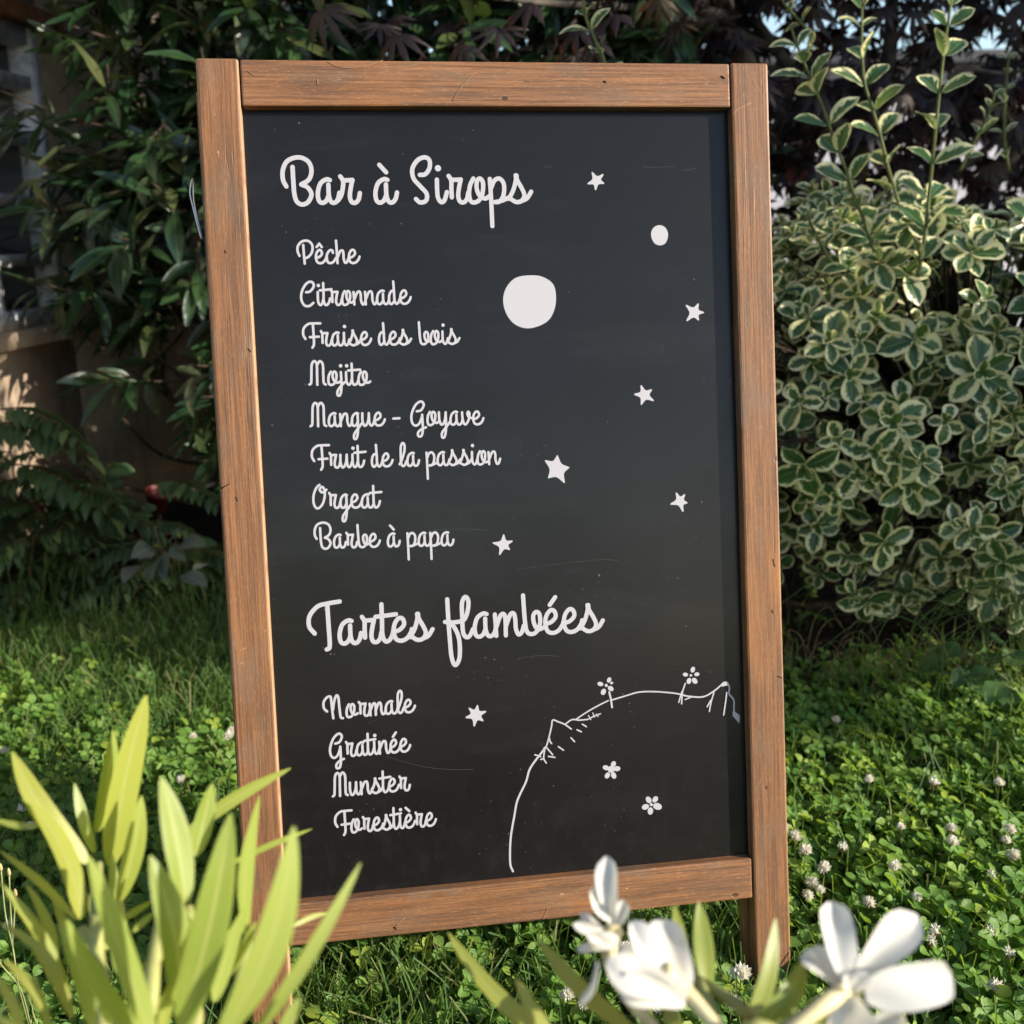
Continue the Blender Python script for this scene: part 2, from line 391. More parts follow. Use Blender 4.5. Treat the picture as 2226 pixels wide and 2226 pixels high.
# ================================================================== THE SIGN
sign = thing('sandwich_board', 'folded wooden sandwich board with black menu panel and white script lettering', 'menu board', (0, 0, 0))
sign.matrix_world = SIGN
def yb(d): return BL - d          # d metres below the top
ST, TH, REC = 0.0432, 0.022, 0.015
for x0, nm in ((0.0, 'l'), (BW - ST, 'r')):
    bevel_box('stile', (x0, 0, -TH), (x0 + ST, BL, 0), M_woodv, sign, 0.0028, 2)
tr = bevel_box('rail', (ST + 0.0016, yb(0.0485), -TH), (BW - ST - 0.0016, yb(0.0010), -0.0008), M_woodh, sign, 0.0020, 2)
br = bevel_box('rail', (ST + 0.0016, yb(0.9515), -TH), (BW - ST - 0.0016, yb(0.9045), -0.0006), M_woodh, sign, 0.0020, 2)
panel = bevel_box('panel', (ST - 0.0005, yb(0.906), -REC - 0.004), (BW - ST + 0.0005, yb(0.047), -REC), M_panel, sign, 0.0003, 1)
# the rear frame, folded shut behind and a little askew
rear = bpy.data.objects.new('rear_frame', None); C.objects.link(rear); rear.parent = sign
rear.location = (-0.0035, 0.0, -TH - 0.0015); rear.rotation_euler = (R(0.25), 0, R(0.0))
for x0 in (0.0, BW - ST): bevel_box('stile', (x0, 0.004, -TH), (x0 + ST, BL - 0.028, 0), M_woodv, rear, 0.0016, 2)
for d0, d1 in ((0.03, 0.078), (0.905, 0.951)): bevel_box('rail', (ST + .0016, yb(d1), -TH), (BW - ST - .0016, yb(d0), -0.001), M_woodh, rear, 0.0014, 2)
bevel_box('panel', (ST - .0005, yb(0.906), -0.012), (BW - ST + .0005, yb(0.076), -0.008), M_panel, rear, 0.0003, 1)
for x0 in (0.09, 0.49):           # hinges on top
    bevel_box('hinge', (x0, BL - 0.006, -2 * TH - 0.002), (x0 + 0.045, BL + 0.0012, -TH + 0.004), M_steel, sign, 0.0005, 1)
# slack wire stay bulging out of the left side
sw = MB()
def bz(px, py, z): x, y = board(px, py, z); return (x, y, z)
cpts = [bz(438, 520, -.02), bz(430, 490, -.022), bz(421, 455, -.024), bz(414, 425, -.026), bz(413.5, 410, -.026), bz(417, 393, -.026), bz(420, 389, -.027), bz(421, 400, -.03), bz(421, 425, -.032), bz(425, 455, -.034), bz(440, 520, -.03)]
def smooth(pts, n=8):
    P = np.asarray(pts, float); P = np.concatenate([2 * P[:1] - P[1:2], P, 2 * P[-1:] - P[-2:-1]]); out = []
    for i in range(1, len(P) - 2):
        for k in range(n):
            t = k / n; a, b, c, d = P[i - 1], P[i], P[i + 1], P[i + 2]
            out.append(0.5 * (2 * b + (c - a) * t + (2 * a - 5 * b + 4 * c - d) * t * t + (3 * b - a - 3 * c + d) * t ** 3))
    out.append(P[-2]); return np.array(out)
sw.tube(smooth(cpts, 5), 0.0009, 6); sw.build('stay_wire', M_steel, sign)

# ---- lettering: strokes drawn on the panel
ZP = -REC
class Ink:
    def __init__(self): self.m = MB(); self.z = ZP + 0.00025
    def px(self, p): x, y = board(p[0], p[1], ZP); return np.array([x, y])
    def stroke(self, pts, half, sm=True, n=7, taper=None):
        """pts in pixels of the photograph's frame; half = half thickness in pixels"""
        P = np.array([self.px(p) for p in (smooth(pts, n) if sm and len(pts) > 2 else pts)])
        d = np.linalg.norm(np.diff(P, axis=0), axis=1); keep = np.concatenate([[True], d > 1e-6]); P = P[keep]
        h = half / 2226 * 0.94
        T = np.gradient(P, axis=0); T /= np.linalg.norm(T, axis=1)[:, None] + 1e-12
        Nn = np.stack([-T[:, 1], T[:, 0]], 1)
        hs = np.full(len(P), h) if taper is None else h * np.interp(np.linspace(0, 1, len(P)), np.linspace(0, 1, len(taper)), taper)
        V, Q = [], []
        for i, (p, nn, hh) in enumerate(zip(P, Nn, hs)):
            zz = self.z + i * 2.2e-6
            V.append((*(p + nn * hh), zz)); V.append((*(p - nn * hh), zz))
        Q = [(2 * i + 1, 2 * i + 3, 2 * i + 2, 2 * i) for i in range(len(P) - 1)]
        self.m.add(V, Q)
        for p, zz, hh in ((P[0], self.z - 3e-6, hs[0]), (P[-1], self.z + len(P) * 2.2e-6 + 3e-6, hs[-1])): self.disc(p, hh, zz)
        self.z += 3e-5
    def disc(self, p, h, zz, ns=14):
        a = np.linspace(0, 2 * math.pi, ns, endpoint=False)
        V = [(p[0], p[1], zz)] + [(p[0] + h * math.cos(t), p[1] + h * math.sin(t), zz) for t in a]
        self.m.add(V, (), [(0, 1 + k, 1 + (k + 1) % ns) for k in range(ns)])
    def dot(self, p, half): self.disc(self.px(p), half / 2226 * 0.97, self.z); self.z += 2e-5
    def blob(self, pts, sm=6):
        P = np.asarray(pts, float)
        if sm:
            Q = np.concatenate([P[-2:], P, P[:2]]); o = []
            for i in range(2, len(Q) - 2):
                for k in range(sm):
                    t = k / sm; a, b, c, d = Q[i - 1], Q[i], Q[i + 1], Q[i + 2]
                    o.append(0.5 * (2 * b + (c - a) * t + (2 * a - 5 * b + 4 * c - d) * t * t + (3 * b - a - 3 * c + d) * t ** 3))
            P = np.array(o)
        c = P.mean(0); V = [(*self.px(c), self.z)] + [(*self.px(p), self.z) for p in P]
        n_ = len(P); self.m.add(V, (), [(0, 1 + (k + 1) % n_, 1 + k) for k in range(n_)]); self.z += 2e-5
    def build(self, name, label=None, mat=None):
        o = self.m.build(name, mat or M_paint, panel, False)
        # faces look out of the panel
        bm = bmesh.new(); bm.from_mesh(o.data); bm.normal_update()
        fl = [f for f in bm.faces if f.normal.z < 0]
        if fl: bmesh.ops.reverse_faces(bm, faces=fl)
        bm.to_mesh(o.data); bm.free()
        if label: o['label'] = label
        return o

# glyphs: advance, strokes in x-heights, dots (x, y)
BOWL = [(.64, 1.0), (.47, 1.03), (.2, .85), (.08, .45), (.13, .1), (.3, 0), (.48, .1), (.59, .34)]
ASTEM = [(.57, .8), (.6, .3), (.72, .03), (.9, .02), (1.03, .18), (1.09, .44)]
ELET = [(.13, .42), (.38, .50), (.58, .72), (.52, .97), (.34, 1.02), (.15, .80), (.09, .45), (.2, .1), (.45, 0), (.72, .1), (.9, .34), (.95, .5)]
TLET = [(.03, 1.68), (.06, .9), (.08, .32), (.22, .01), (.42, .06), (.55, .28), (.6, .5)]
CROSS = [(-.25, 1.13), (.2, 1.16), (.72, 1.2)]
ILET = [(.1, 1.0), (.11, .6), (.15, .22), (.3, .01), (.46, .10), (.57, .45)]
G = {
 'B': (1.67, [[(.27, .73), (.12, 1.0), (.10, 1.41), (.27, 1.80), (.62, 1.98), (1.0, 1.98), (1.33, 1.78), (1.45, 1.41), (1.33, 1.03), (.97, .81)],
              [(.97, .81), (1.27, .68), (1.45, .38), (1.3, .05), (1.03, -.07), (.77, .05), (.65, .38), (.6, .91), (.56, 1.58)]], []),
 'a': (1.0, [BOWL, ASTEM], []), 'à': (1.0, [BOWL, ASTEM, [(.26, 1.66), (.58, 1.33)]], []),
 'r': (1.02, [[(.02, .1), (.17, .32), (.25, .66), (.26, .95), (.13, 1.16)], [(.13, 1.16), (.27, 1.0), (.48, .99), (.70, 1.0)], [(.70, 1.0), (.63, .7), (.58, .3), (.66, .04), (.84, 0), (.99, .15), (1.05, .42)]], []),
 'R': (1.02, [[(.28, .22), (.26, .6), (.25, .95), (.13, 1.16)], [(.13, 1.16), (.27, 1.0), (.48, .99), (.70, 1.0)], [(.70, 1.0), (.63, .7), (.58, .3), (.66, .04), (.84, 0), (.99, .15), (1.05, .42)]], []),
 'i': (.52, [ILET], [(.15, 1.5)]),
 'o': (.98, [[(.27, 1.04), (.12, .75), (.07, .35), (.15, .05), (.33, -.01), (.55, .1), (.70, .4), (.72, .85), (.58, 1.04), (.44, .92), (.43, .58), (.57, .28), (.82, .16), (1.02, .26)]], []),
 'p': (.95, [[(.06, 1.02), (.1, .5), (.13, 0), (.18, -1.05)], [(.12, .62), (.28, .95), (.52, 1.03), (.72, .78), (.70, .3), (.52, .03), (.3, 0.0)], [(.3, 0), (.62, .06), (.95, .2)]], []),
 's': (.98, [[(.0, .14), (.2, .5), (.33, .95), (.32, 1.17)], [(.36, 1.17), (.4, .95), (.6, .62), (.73, .3), (.6, .05), (.35, 0), (.12, .12)], [(.55, .03), (.85, .16), (1.05, .45)]], []),
 'S': (1.18, [[(.48, 1.21), (.73, 1.24), (.93, 1.50), (.93, 1.85), (.7, 1.98), (.37, 1.85), (.13, 1.48), (.19, 1.05), (.5, .71), (.8, .38), (.77, .08), (.5, 0), (.30, .15)]], []),
 'P': (1.5, [[(.25, .58), (.10, .92), (.12, 1.34), (.45, 1.70), (.97, 1.73), (1.30, 1.38), (1.26, .85), (1.0, .52), (.76, .40)], [(.55, 1.42), (.62, .6), (.68, -.02)]], []),
 'e': (.88, [ELET], []), 'é': (.88, [ELET, [(.3, 1.26), (.56, 1.6)]], []), 'è': (.88, [ELET, [(.1, 1.62), (.44, 1.32)]], []),
 'ê': (.88, [ELET, [(.15, 1.26), (.36, 1.52)], [(.36, 1.52), (.57, 1.26)]], []),
 'c': (.80, [[(.6, .8), (.55, .98), (.35, 1.0), (.13, .72), (.1, .4), (.2, .07), (.45, .01), (.68, .14), (.84, .4)]], []),
 'h': (1.02, [[(.05, 1.75), (.12, .9), (.18, 0)], [(.17, .4), (.38, .9), (.58, .98), (.66, .75), (.68, .35), (.8, .03), (.97, .1), (1.07, .4)]], []),
 'C': (1.36, [[(.50, 1.0), (.82, 1.06), (1.12, 1.42), (1.05, 1.72), (.78, 1.79), (.44, 1.58), (.14, 1.05), (.10, .45), (.36, .0), (.76, -.05), (1.10, .18)]], []),
 't': (.52, [TLET, CROSS], []),
 'n': (.95, [[(.03, .96), (.07, .5), (.1, 0)], [(.11, .42), (.34, .92), (.55, .97), (.63, .72), (.65, .35), (.78, .02), (.95, .1), (1.05, .42)]], []),
 'd': (.92, [[(.5, .88), (.35, 1.01), (.16, .85), (.07, .45), (.14, .08), (.3, 0), (.48, .18)], [(.42, 1.72), (.49, .9), (.53, .3), (.67, .02), (.85, .1), (.98, .42)]], []),
 'F': (1.5, [[(.3, .55), (.1, .9), (.15, 1.4), (.55, 1.74), (1.05, 1.78), (1.58, 1.78)], [(.93, 1.75), (1.0, .85), (1.03, .12), (.9, -.15)], [(.68, .69), (1.45, .72)]], []),
 'b': (1.02, [[(.06, 1.75), (.15, .6), (.25, .12), (.45, .0), (.68, .08), (.86, .42), (.84, .86), (.68, .98), (.54, .80), (.60, .42), (.78, .2), (1.02, .26)]], []),
 'M': (1.5, [[(.04, .02), (.18, .15), (.2, .8), (.23, 1.6), (.43, 1.87), (.63, 1.62), (.66, .8), (.68, 0)], [(.65, 1.55), (.88, 1.87), (1.12, 1.6), (1.16, .8), (1.2, .16), (1.37, .02)]], []),
 'j': (.42, [[(.1, 1.0), (.14, .3), (.14, -.4), (.03, -.82), (-.15, -.82), (-.16, -.5), (.1, -.12), (.4, .2)]], [(.08, 1.5)]),
 'g': (.9, [[(.6, .98), (.42, 1.02), (.16, .8), (.07, .42), (.14, .08), (.3, 0), (.47, .12), (.57, .36)], [(.55, .88), (.58, .3), (.58, -.5), (.46, -1.0), (.27, -1.0), (.28, -.65), (.6, -.2), (.95, .25)]], []),
 'u': (1.0, [[(.05, 1.0), (.07, .4), (.22, .01), (.42, .1), (.57, .5), (.6, 1.0)], [(.6, 1.0), (.64, .3), (.78, .02), (.95, .1), (1.07, .44)]], []),
 'G': (1.38, [[(.55, 1.1), (.92, 1.2), (1.14, 1.6), (.98, 1.86), (.7, 1.82), (.36, 1.48), (.1, .8), (.16, .2), (.45, -.04), (.78, .16), (1.0, .7)], [(1.0, .82), (1.04, .2), (1.06, -.4), (.95, -.85), (.7, -.88), (.66, -.6), (.95, -.32), (1.33, -.18)]], []),
 'y': (.95, [[(.05, 1.0), (.09, .4), (.25, .03), (.45, .12), (.58, .5), (.62, 1.0)], [(.62, 1.0), (.65, .2), (.64, -.5), (.52, -.98), (.33, -.98), (.33, -.62), (.65, -.2), (1.0, .25)]], []),
 'v': (.9, [[(.05, .98), (.1, .45), (.24, .05), (.42, .06), (.62, .4), (.68, .85), (.57, 1.02), (.5, .86), (.62, .6), (.92, .5)]], []),
 'l': (.6, [[(.0, .15), (.22, .55), (.42, 1.2), (.42, 1.66), (.26, 1.82), (.11, 1.55), (.1, .9), (.14, .25), (.27, .01), (.45, .07), (.6, .4)]], []),
 'L': (.62, [[(-.05, .72), (.2, .80), (.36, 1.15), (.4, 1.62), (.25, 1.82), (.1, 1.55), (.11, .9), (.15, .25), (.3, .01), (.47, .07), (.62, .36)]], []),
 'O': (1.28, [[(.6, 1.80), (.35, 1.58), (.12, 1.05), (.1, .45), (.28, .05), (.55, .0), (.88, .35), (1.05, 1.0), (.97, 1.5), (.78, 1.64), (.62, 1.45), (.72, 1.26), (.95, 1.22), (1.18, 1.42)]], []),
 'T': (1.46, [[(.36, .52), (.1, .85), (.12, 1.32), (.5, 1.73), (1.0, 1.84), (1.54, 1.9)], [(.95, 1.8), (1.02, .8), (1.07, -.08), (.93, -.22)]], []),
 'f': (.68, [[(.08, 1.75), (.13, .9), (.2, 0), (.29, -.85), (.46, -1.22), (.66, -.9), (.65, -.1), (.45, .42), (.2, .72)], [(-.02, .74), (.3, .7), (.66, .72)]], []),
 'm': (1.3, [[(.03, .96), (.07, .5), (.1, 0)], [(.1, .4), (.3, .9), (.46, .95), (.53, .7), (.55, 0)], [(.55, .4), (.76, .92), (.93, .95), (1.0, .65), (1.02, .3), (1.14, .02), (1.3, .1), (1.4, .4)]], []),
 'N': (1.98, [[(.4, .6), (.14, .9), (.12, 1.4), (.4, 1.76), (.68, 1.80), (.75, 1.5), (.84, .7), (.93, 0)], [(.9, .7), (1.02, 1.45), (1.2, 1.86), (1.36, 1.66), (1.44, .9), (1.56, .06), (1.75, -.05)]], []),
 '-': (.85, [[(.1, .55), (.62, .57)]], []),
 ' ': (.68, [], []),
}
def textline(name, txt, x0, y0, x1, y1, xh, half):
    """script between two measured baseline ends (pixels), letters xh pixels tall"""
    pen = 0.0; items = []
    for i, ch in enumerate(txt):
        adv, st, dots = G[ch]
        items.append((pen, st, dots)); pen += adv
    lo = min(p + x for p, st, _ in items for s in st for x, _y in s); hi = max(p + x for p, st, _ in items for s in st for x, _y in s)
    x0 += half; x1 -= half
    sx = (x1 - x0) / (hi - lo)
    a = math.atan2(y1 - y0, x1 - x0)
    ink = Ink()
    T_ = lambda x, y: (x0 + (x - lo) * sx - 0.03 * y * xh * 0, y0 + (x - lo) * sx * math.tan(a) - y * xh)
    for p, st, dots in items:
        for s in st: ink.stroke([T_(p + x, y) for x, y in s], half, True, 6)
        for (x, y) in dots: ink.dot(T_(p + x, y), half * 1.42)
    return ink.build(name)
LINES = [
 ('heading', 'Bar à SiRops', 609, 441.5, 1160, 439.5, 49.5, 5.6),
 ('menu_line', 'Pêche', 644, 572.6, 784.5, 572, 28, 3.1),
 ('menu_line', 'CitRonnade', 652, 664, 895.7, 660.5, 28.5, 3.1),
 ('menu_line', 'FRaise des bois', 656, 752, 1001.7, 747.4, 27.3, 3.1),
 ('menu_line', 'Mojito', 669.5, 836.5, 808, 836.5, 27.5, 3.1),
 ('menu_line', 'Mangue - Goyave', 672, 927, 1053.7, 922.5, 27.3, 3.1),
 ('menu_line', 'FRuit de la passion', 675, 1017.5, 1090, 1008.5, 27.5, 3.1),
 ('menu_line', 'ORgeat', 678.5, 1104.5, 832, 1103, 28, 3.1),
 ('menu_line', 'BaRbe à papa', 681, 1191.5, 988.6, 1185, 27.5, 3.1),
 ('heading', 'TaRtes fLambées', 666.5, 1403, 1315.7, 1370, 48.5, 5.7),
 ('menu_line', 'NoRmale', 700.5, 1563, 905, 1547, 26.5, 3.2),
 ('menu_line', 'GRatinée', 714.5, 1647, 894.6, 1632.5, 27, 3.2),
 ('menu_line', 'MunsteR', 720.4, 1731.5, 894, 1717, 27, 3.2),
 ('menu_line', 'FoRestièRe', 725.6, 1812.5, 950.5, 1793.5, 27, 3.2),
]
for l in LINES: textline(*l)

def crop(ox, oy, z): return lambda p: (ox + p[0] / z, oy + p[1] / z)
def star(tips, cv, inner=0.50):
    tips = [np.array(cv(t)) for t in tips]; c = sum(tips) / len(tips); pts = []
    for i, t in enumerate(tips):
        u = tips[(i + 1) % len(tips)]; d = (t - c) / np.linalg.norm(t - c); s = np.array([-d[1], d[0]])
        r = 1.9
        e = 1 if np.cross(t - c, u - c) > 0 else -1
        pts += [t - s * e * r - d * 2.0, t, t + s * e * r - d * 2.0]
        m = (t + u) / 2; pts.append(c + (m - c) * inner * 1.22)
    k = Ink(); k.blob(pts, 3); return k.build('star')
c3, c6, c4 = crop(1060, 80, 2.611), crop(560, 700, 2.76), crop(560, 1260, 3.22)
star([(592, 768), (657, 780), (662, 833), (612, 871), (566, 835)], c3)
star([(1125, 1523), (1196, 1513), (1228, 1565), (1198, 1610), (1129, 1613)], c3)
cs = crop(1340, 800, 5.68)
star([(303, 213), (438, 265), (460, 405), (305, 455), (218, 325)], cs)
star([(735, 1538), (845, 1558), (878, 1668), (822, 1775), (665, 1683)], cs)
star([(1798, 799), (1871, 873), (1841, 965), (1743, 937), (1724, 830)], c6, 0.58)
star([(1476, 1274), (1530, 1313), (1514, 1367), (1451, 1397), (1410, 1325)], c6)
star([(1478, 897), (1540, 877), (1600, 922), (1580, 990), (1515, 1028), (1455, 966)], c4, 0.50)
def disc(pts, cv): k = Ink(); k.blob([cv(p) for p in pts], 6); return k
disc([(238, 1354), (310, 1362), (372, 1405), (388, 1480), (375, 1560), (330, 1622), (235, 1655), (155, 1632), (105, 1570), (88, 1490), (108, 1420), (160, 1368)], c3).build('moon')
disc([(975, 1069), (1010, 1085), (1024, 1125), (1010, 1170), (978, 1184), (945, 1170), (927, 1125), (940, 1085)], c3).build('moon')
# ground line of the drawing with its tufts, and the small flowers
h = Ink(); c1 = crop(1060, 1160, 3.22)
def ln(pts, w=1.9, cv=c1): h.stroke([cv(p) for p in pts], w, True, 6)
h.stroke([(1115, 1894), (1109, 1875), (1110, 1823), (1118, 1774), (1125, 1739), (1143, 1700), (1153, 1669), (1180, 1632), (1184, 1625)], 2.7, True, 6)
ln([(385, 1520), (410, 1490), (430, 1420), (447, 1350), (455, 1305), (490, 1315), (540, 1335), (585, 1367)], 2.0)
ln([(540, 1335), (590, 1302), (640, 1305), (700, 1300)]); ln([(620, 1298), (700, 1245), (780, 1200), (845, 1168)])
ln([(700, 1300), (740, 1280), (790, 1260)], 1.6); ln([(705, 1272), (722, 1302)], 1.4); ln([(735, 1254), (748, 1284)], 1.4); ln([(762, 1262), (772, 1280)], 1.4)
ln([(430, 1425), (436, 1452), (447, 1468)]); ln([(415, 1500), (455, 1547)]); ln([(330, 1547), (372, 1560)]); ln([(400, 1505), (392, 1570), (410, 1605)]); ln([(372, 1580), (392, 1572)])
ln([(495, 1490), (530, 1515)]); ln([(425, 1558), (470, 1565)]); ln([(582, 1428), (608, 1455)]); ln([(625, 1372), (655, 1386)]); ln([(662, 1333), (690, 1350)])
ln([(850, 1108), (862, 1160), (870, 1215)], 2.6); ln([(862, 1165), (920, 1148), (975, 1131)], 2.0)
ln([(975, 1131), (1060, 1108), (1170, 1105), (1290, 1114), (1340, 1122)], 2.0)
ln([(1382, 1048), (1362, 1110), (1356, 1190)], 2.0); ln([(1358, 1105), (1336, 1180)], 1.8)
ln([(1340, 1122), (1410, 1138), (1510, 1140), (1590, 1095), (1640, 1053), (1668, 1044), (1690, 1075), (1688, 1120), (1720, 1165), (1724, 1255), (1758, 1290)], 2.2)
ln([(1582, 1110), (1562, 1180), (1550, 1243)]); ln([(1560, 1165), (1535, 1210)]); ln([(1672, 1110), (1662, 1190), (1650, 1268)]); ln([(1380, 1160), (1430, 1140)], 1.6)
h.blob([c1(p) for p in ((1712, 1240), (1735, 1250), (1761, 1268), (1761, 1328), (1735, 1300), (1712, 1272))], 0)
h.blob([c1(p) for p in ((1625, 1062), (1650, 1036), (1680, 1040), (1692, 1068), (1668, 1062), (1645, 1068))], 3)
h.build('ground_line')
def flower(cv, cen, pet, r, rc, ang=None):
    k = Ink(); cen = np.array(cen, float)
    for i, p in enumerate(pet):
        p = np.array(p, float); d = p - cen; L = np.linalg.norm(d); d /= L; s = np.array([-d[1], d[0]]); rr = r if np.isscalar(r) else r[i]
        k.blob([cv(p + d * (rr * 1.15 * math.cos(t)) + s * (rr * .85 * math.sin(t))) for t in np.linspace(0, 2 * math.pi, 9)[:-1]], 3)
    k.blob([cv(cen + rc * np.array([math.cos(t), math.sin(t)])) for t in np.linspace(0, 2 * math.pi, 9)[:-1]], 2)
    k.build('flower_drawing')
flower(c1, (830, 1062), [(789, 1052), (850, 1024), (868, 1045), (861, 1084), (810, 1107)], [18, 17, 10, 19, 20], 11)
flower(c1, (1422, 992), [(1436, 952), (1464, 984), (1449, 1030), (1409, 1031), (1384, 986)], [18, 16, 20, 19, 16], 9)
flower(c1, (864, 1650), [(880, 1614), (905, 1645), (882, 1692), (838, 1692), (828, 1638)], [20, 21, 21, 20, 20], 24)
cf = crop(1370, 1700, 19.32)
flower(cf, (880, 940), [(770, 745), (1045, 725), (1140, 1020), (845, 1215), (635, 1040)], [130, 125, 165, 135, 135], 68)
# old chalk scratches
for pts, w in (([(1127, 1237), (1180, 1230), (1250, 1222), (1310, 1216), (1345, 1219)], .55), ([(1125, 1433), (1150, 1427), (1190, 1425), (1216, 1427)], .7), ([(840, 1644), (880, 1656), (930, 1668), (985, 1673), (1030, 1672)], .55), ([(940, 1151), (1000, 1150), (1060, 1152)], .4), ([(1395, 362), (1420, 364), (1465, 362)], .5), ([(1180, 364), (1190, 362), (1200, 365)], .6), ([(1485, 370), (1505, 368), (1512, 364)], .7)):
    k = Ink(); k.stroke(pts, w * .65, True, 5); k.build('scratch', None, M_scratch)
# scratches and gouges in the wood
def gouge(parent, pts, w, z0, name, mat):
    m_ = MB(); P = np.array([board(*p, 0.0) for p in smooth(pts, 4)] if len(pts) > 2 else [board(*p, 0.0) for p in pts])
    m_.tube(np.column_stack([P, np.full(len(P), z0)]), np.linspace(w, w * .6, len(P)), 6); return m_
M_pale = plain('bare_pale_wood', (0.42, 0.25, 0.14), 0.7, 0.2)
M_dark = plain('dark_gouge', (0.05, 0.026, 0.015), 0.8, 0.1)
for z, mat, lst in ((-0.0002, M_pale, [[(537, 153), (545, 158), (553, 163)], [(712, 133), (735, 145), (765, 147), (800, 142), (832, 131)], [(985, 219), (995, 200), (1020, 170), (1035, 157)], [(690, 172), (691, 184)], [(1140, 177), (1190, 176), (1232, 171)],
        [(458, 236), (464, 245), (470, 250)], [(1593, 250), (1606, 236), (1632, 224)], [(1635, 168), (1645, 185), (1655, 205), (1663, 224)], [(862, 2013), (872, 2001), (880, 1996)], [(1180, 1999), (1187, 1984), (1191, 1972)],
        [(571, 1377), (580, 1368)], [(512, 1418), (535, 1408)], [(516, 1448), (528, 1440)], [(1690, 1240), (1686, 1232)], [(1640, 1720), (1652, 1700), (1660, 1680)]]),):
    for p in lst:
        P = np.array([board(*q, 0.0) for q in (smooth(p, 4) if len(p) > 2 else p)])
        m_ = MB(); m_.tube(np.column_stack([P, np.full(len(P), z)]), 0.0003, 5); m_.build('scratch', M_pale, sign)
for p in ([(488, 544), (491, 551)], [(539, 758), (545, 765)], [(1568, 165), (1576, 170)], [(1313, 176), (1318, 179)], [(480, 1062), (500, 1051)], [(512, 1080), (517, 1090)], [(1680, 1215), (1684, 1232)], [(1678, 1325), (1680, 1333)], [(1690, 1470), (1700, 1474)], [(857, 2015), (862, 2020)]):
    P = np.array([board(*q, 0.0) for q in (smooth(p, 4) if len(p) > 2 else p)])
    m_ = MB(); m_.tube(np.column_stack([P, np.full(len(P), -0.0004)]), 0.0009, 6); m_.build('dent', M_dark, sign)

# ================================================================== SHRUBS AND TREES BEHIND
# ---- cherry laurel
M_laurel = leafmat('laurel_leaf', (0.010, 0.032, 0.014), (0.026, 0.060, 0.019), (0.16, 0.28, 0.04), 0.13, 0.25, 0.6, (0.14, 0.17, 0.07), 0.035, 0.55, (0.085, 0.105, 0.055), 0.12, third=(0.075, 0.085, 0.03))
M_bark = plain('brown_bark', (0.055, 0.040, 0.028), 0.85, 0.15, 0, .4, 60)
M_greenstem = plain('green_stem', (0.10, 0.12, 0.035), 0.6, 0.3)
laurel = thing('laurel_shrub', 'large dark green laurel shrub with long glossy leaves in front of the house', 'shrub', (-0.55, 3.1, 0))
L0 = np.array([-0.55, 3.1, 0])
temps = [template(ovate(0.128, 0.5, 0.85), 7, 1, f, c_, w_, t_) for f, c_, w_, t_ in ((.35, .10, .01, .2), (.2, .22, .0, -.3), (.5, .05, .015, 0), (.3, .32, .01, .4), (.45, .15, .01, -.2))]
lf, ld, ln_, ll = [], [], [], []
st = MB()
def laurel_left(z):   # where the shrub's left flank stands
    return -1.05 - .03 * (z > .85) + 0.06 * math.sin(z * 5.1 + .6) + (0.14 if z < 0.62 else 0) + (0.1 if z < .45 else 0)
N = 0
while N < 1080:
    z = rng.uniform(0.28, 2.4); y = 2.72 + abs(rng.normal()) * 0.30; x = rng.uniform(-1.28, 0.50)
    xl = laurel_left(z)
    if x < xl or y > 3.7: continue
    if z < 0.5 and x < -0.85 : continue
    N += 1
    front = np.array([rng.normal() * .75 - 0.5 * (x < xl + .3), -0.6, 0.15 + rng.normal() * .4]); dr = unit(front)
    p0 = np.array([x, y, z]); Ls = rng.uniform(.10, .2)
    tip = p0 + dr * Ls + np.array([0, 0, .03])
    st.tube(smooth([p0 - dr * .12, p0, tip], 3), [.004] * 3 + [.003] * 3 + [.0022], 5)
    nl = rng.integers(6, 11)
    for k in range(nl):
        t = (k + .6) / nl; a = k * 2.4 + rng.uniform(0, .6)
        side = unit(np.cross(dr, [0.1, 0.2, 1])); upv = np.cross(side, dr)
        out = math.cos(a) * side + math.sin(a) * upv
        d = unit(out * (1.0 - .45 * t) + dr * (.35 + .6 * t) + np.array([-.12, 0, -.42]) + rng.normal(size=3) * .24)
        nn = unit(np.array([0, -.35, 1.0]) + dr * .5 - out * .1 + rng.normal(size=3) * .28)
        lf.append(p0 + dr * Ls * t); ld.append(d); ln_.append(nn); ll.append(rng.uniform(.095, .155))
for x in (-.75, -.4, -.05, .3):
    b = np.array([x, 3.15, 0]); st.tube(smooth([b, b + [rng.normal() * .06, -.05, .5], b + [rng.normal() * .12, -.05, 1.2], b + [rng.normal() * .2, 0, 2.2]], 5), np.linspace(.022, .008, 16), 7)
for _ in range(26):
    b = np.array([rng.uniform(-1.0, .3), 3.1, rng.uniform(.05, .3)]); e = b + [rng.normal() * .25, -.35, rng.uniform(.15, .5)]
    st.tube(smooth([b, (b + e) / 2 + rng.normal(size=3) * .04, e], 4), np.linspace(.007, .003, 9), 5)
st.build('stem', M_bark, laurel, loc=tuple(-L0))
scatter('foliage', temps, np.array(lf) - L0, ld, ln_, ll, M_laurel, laurel, wid=rng.uniform(.85, 1.15, len(lf)))

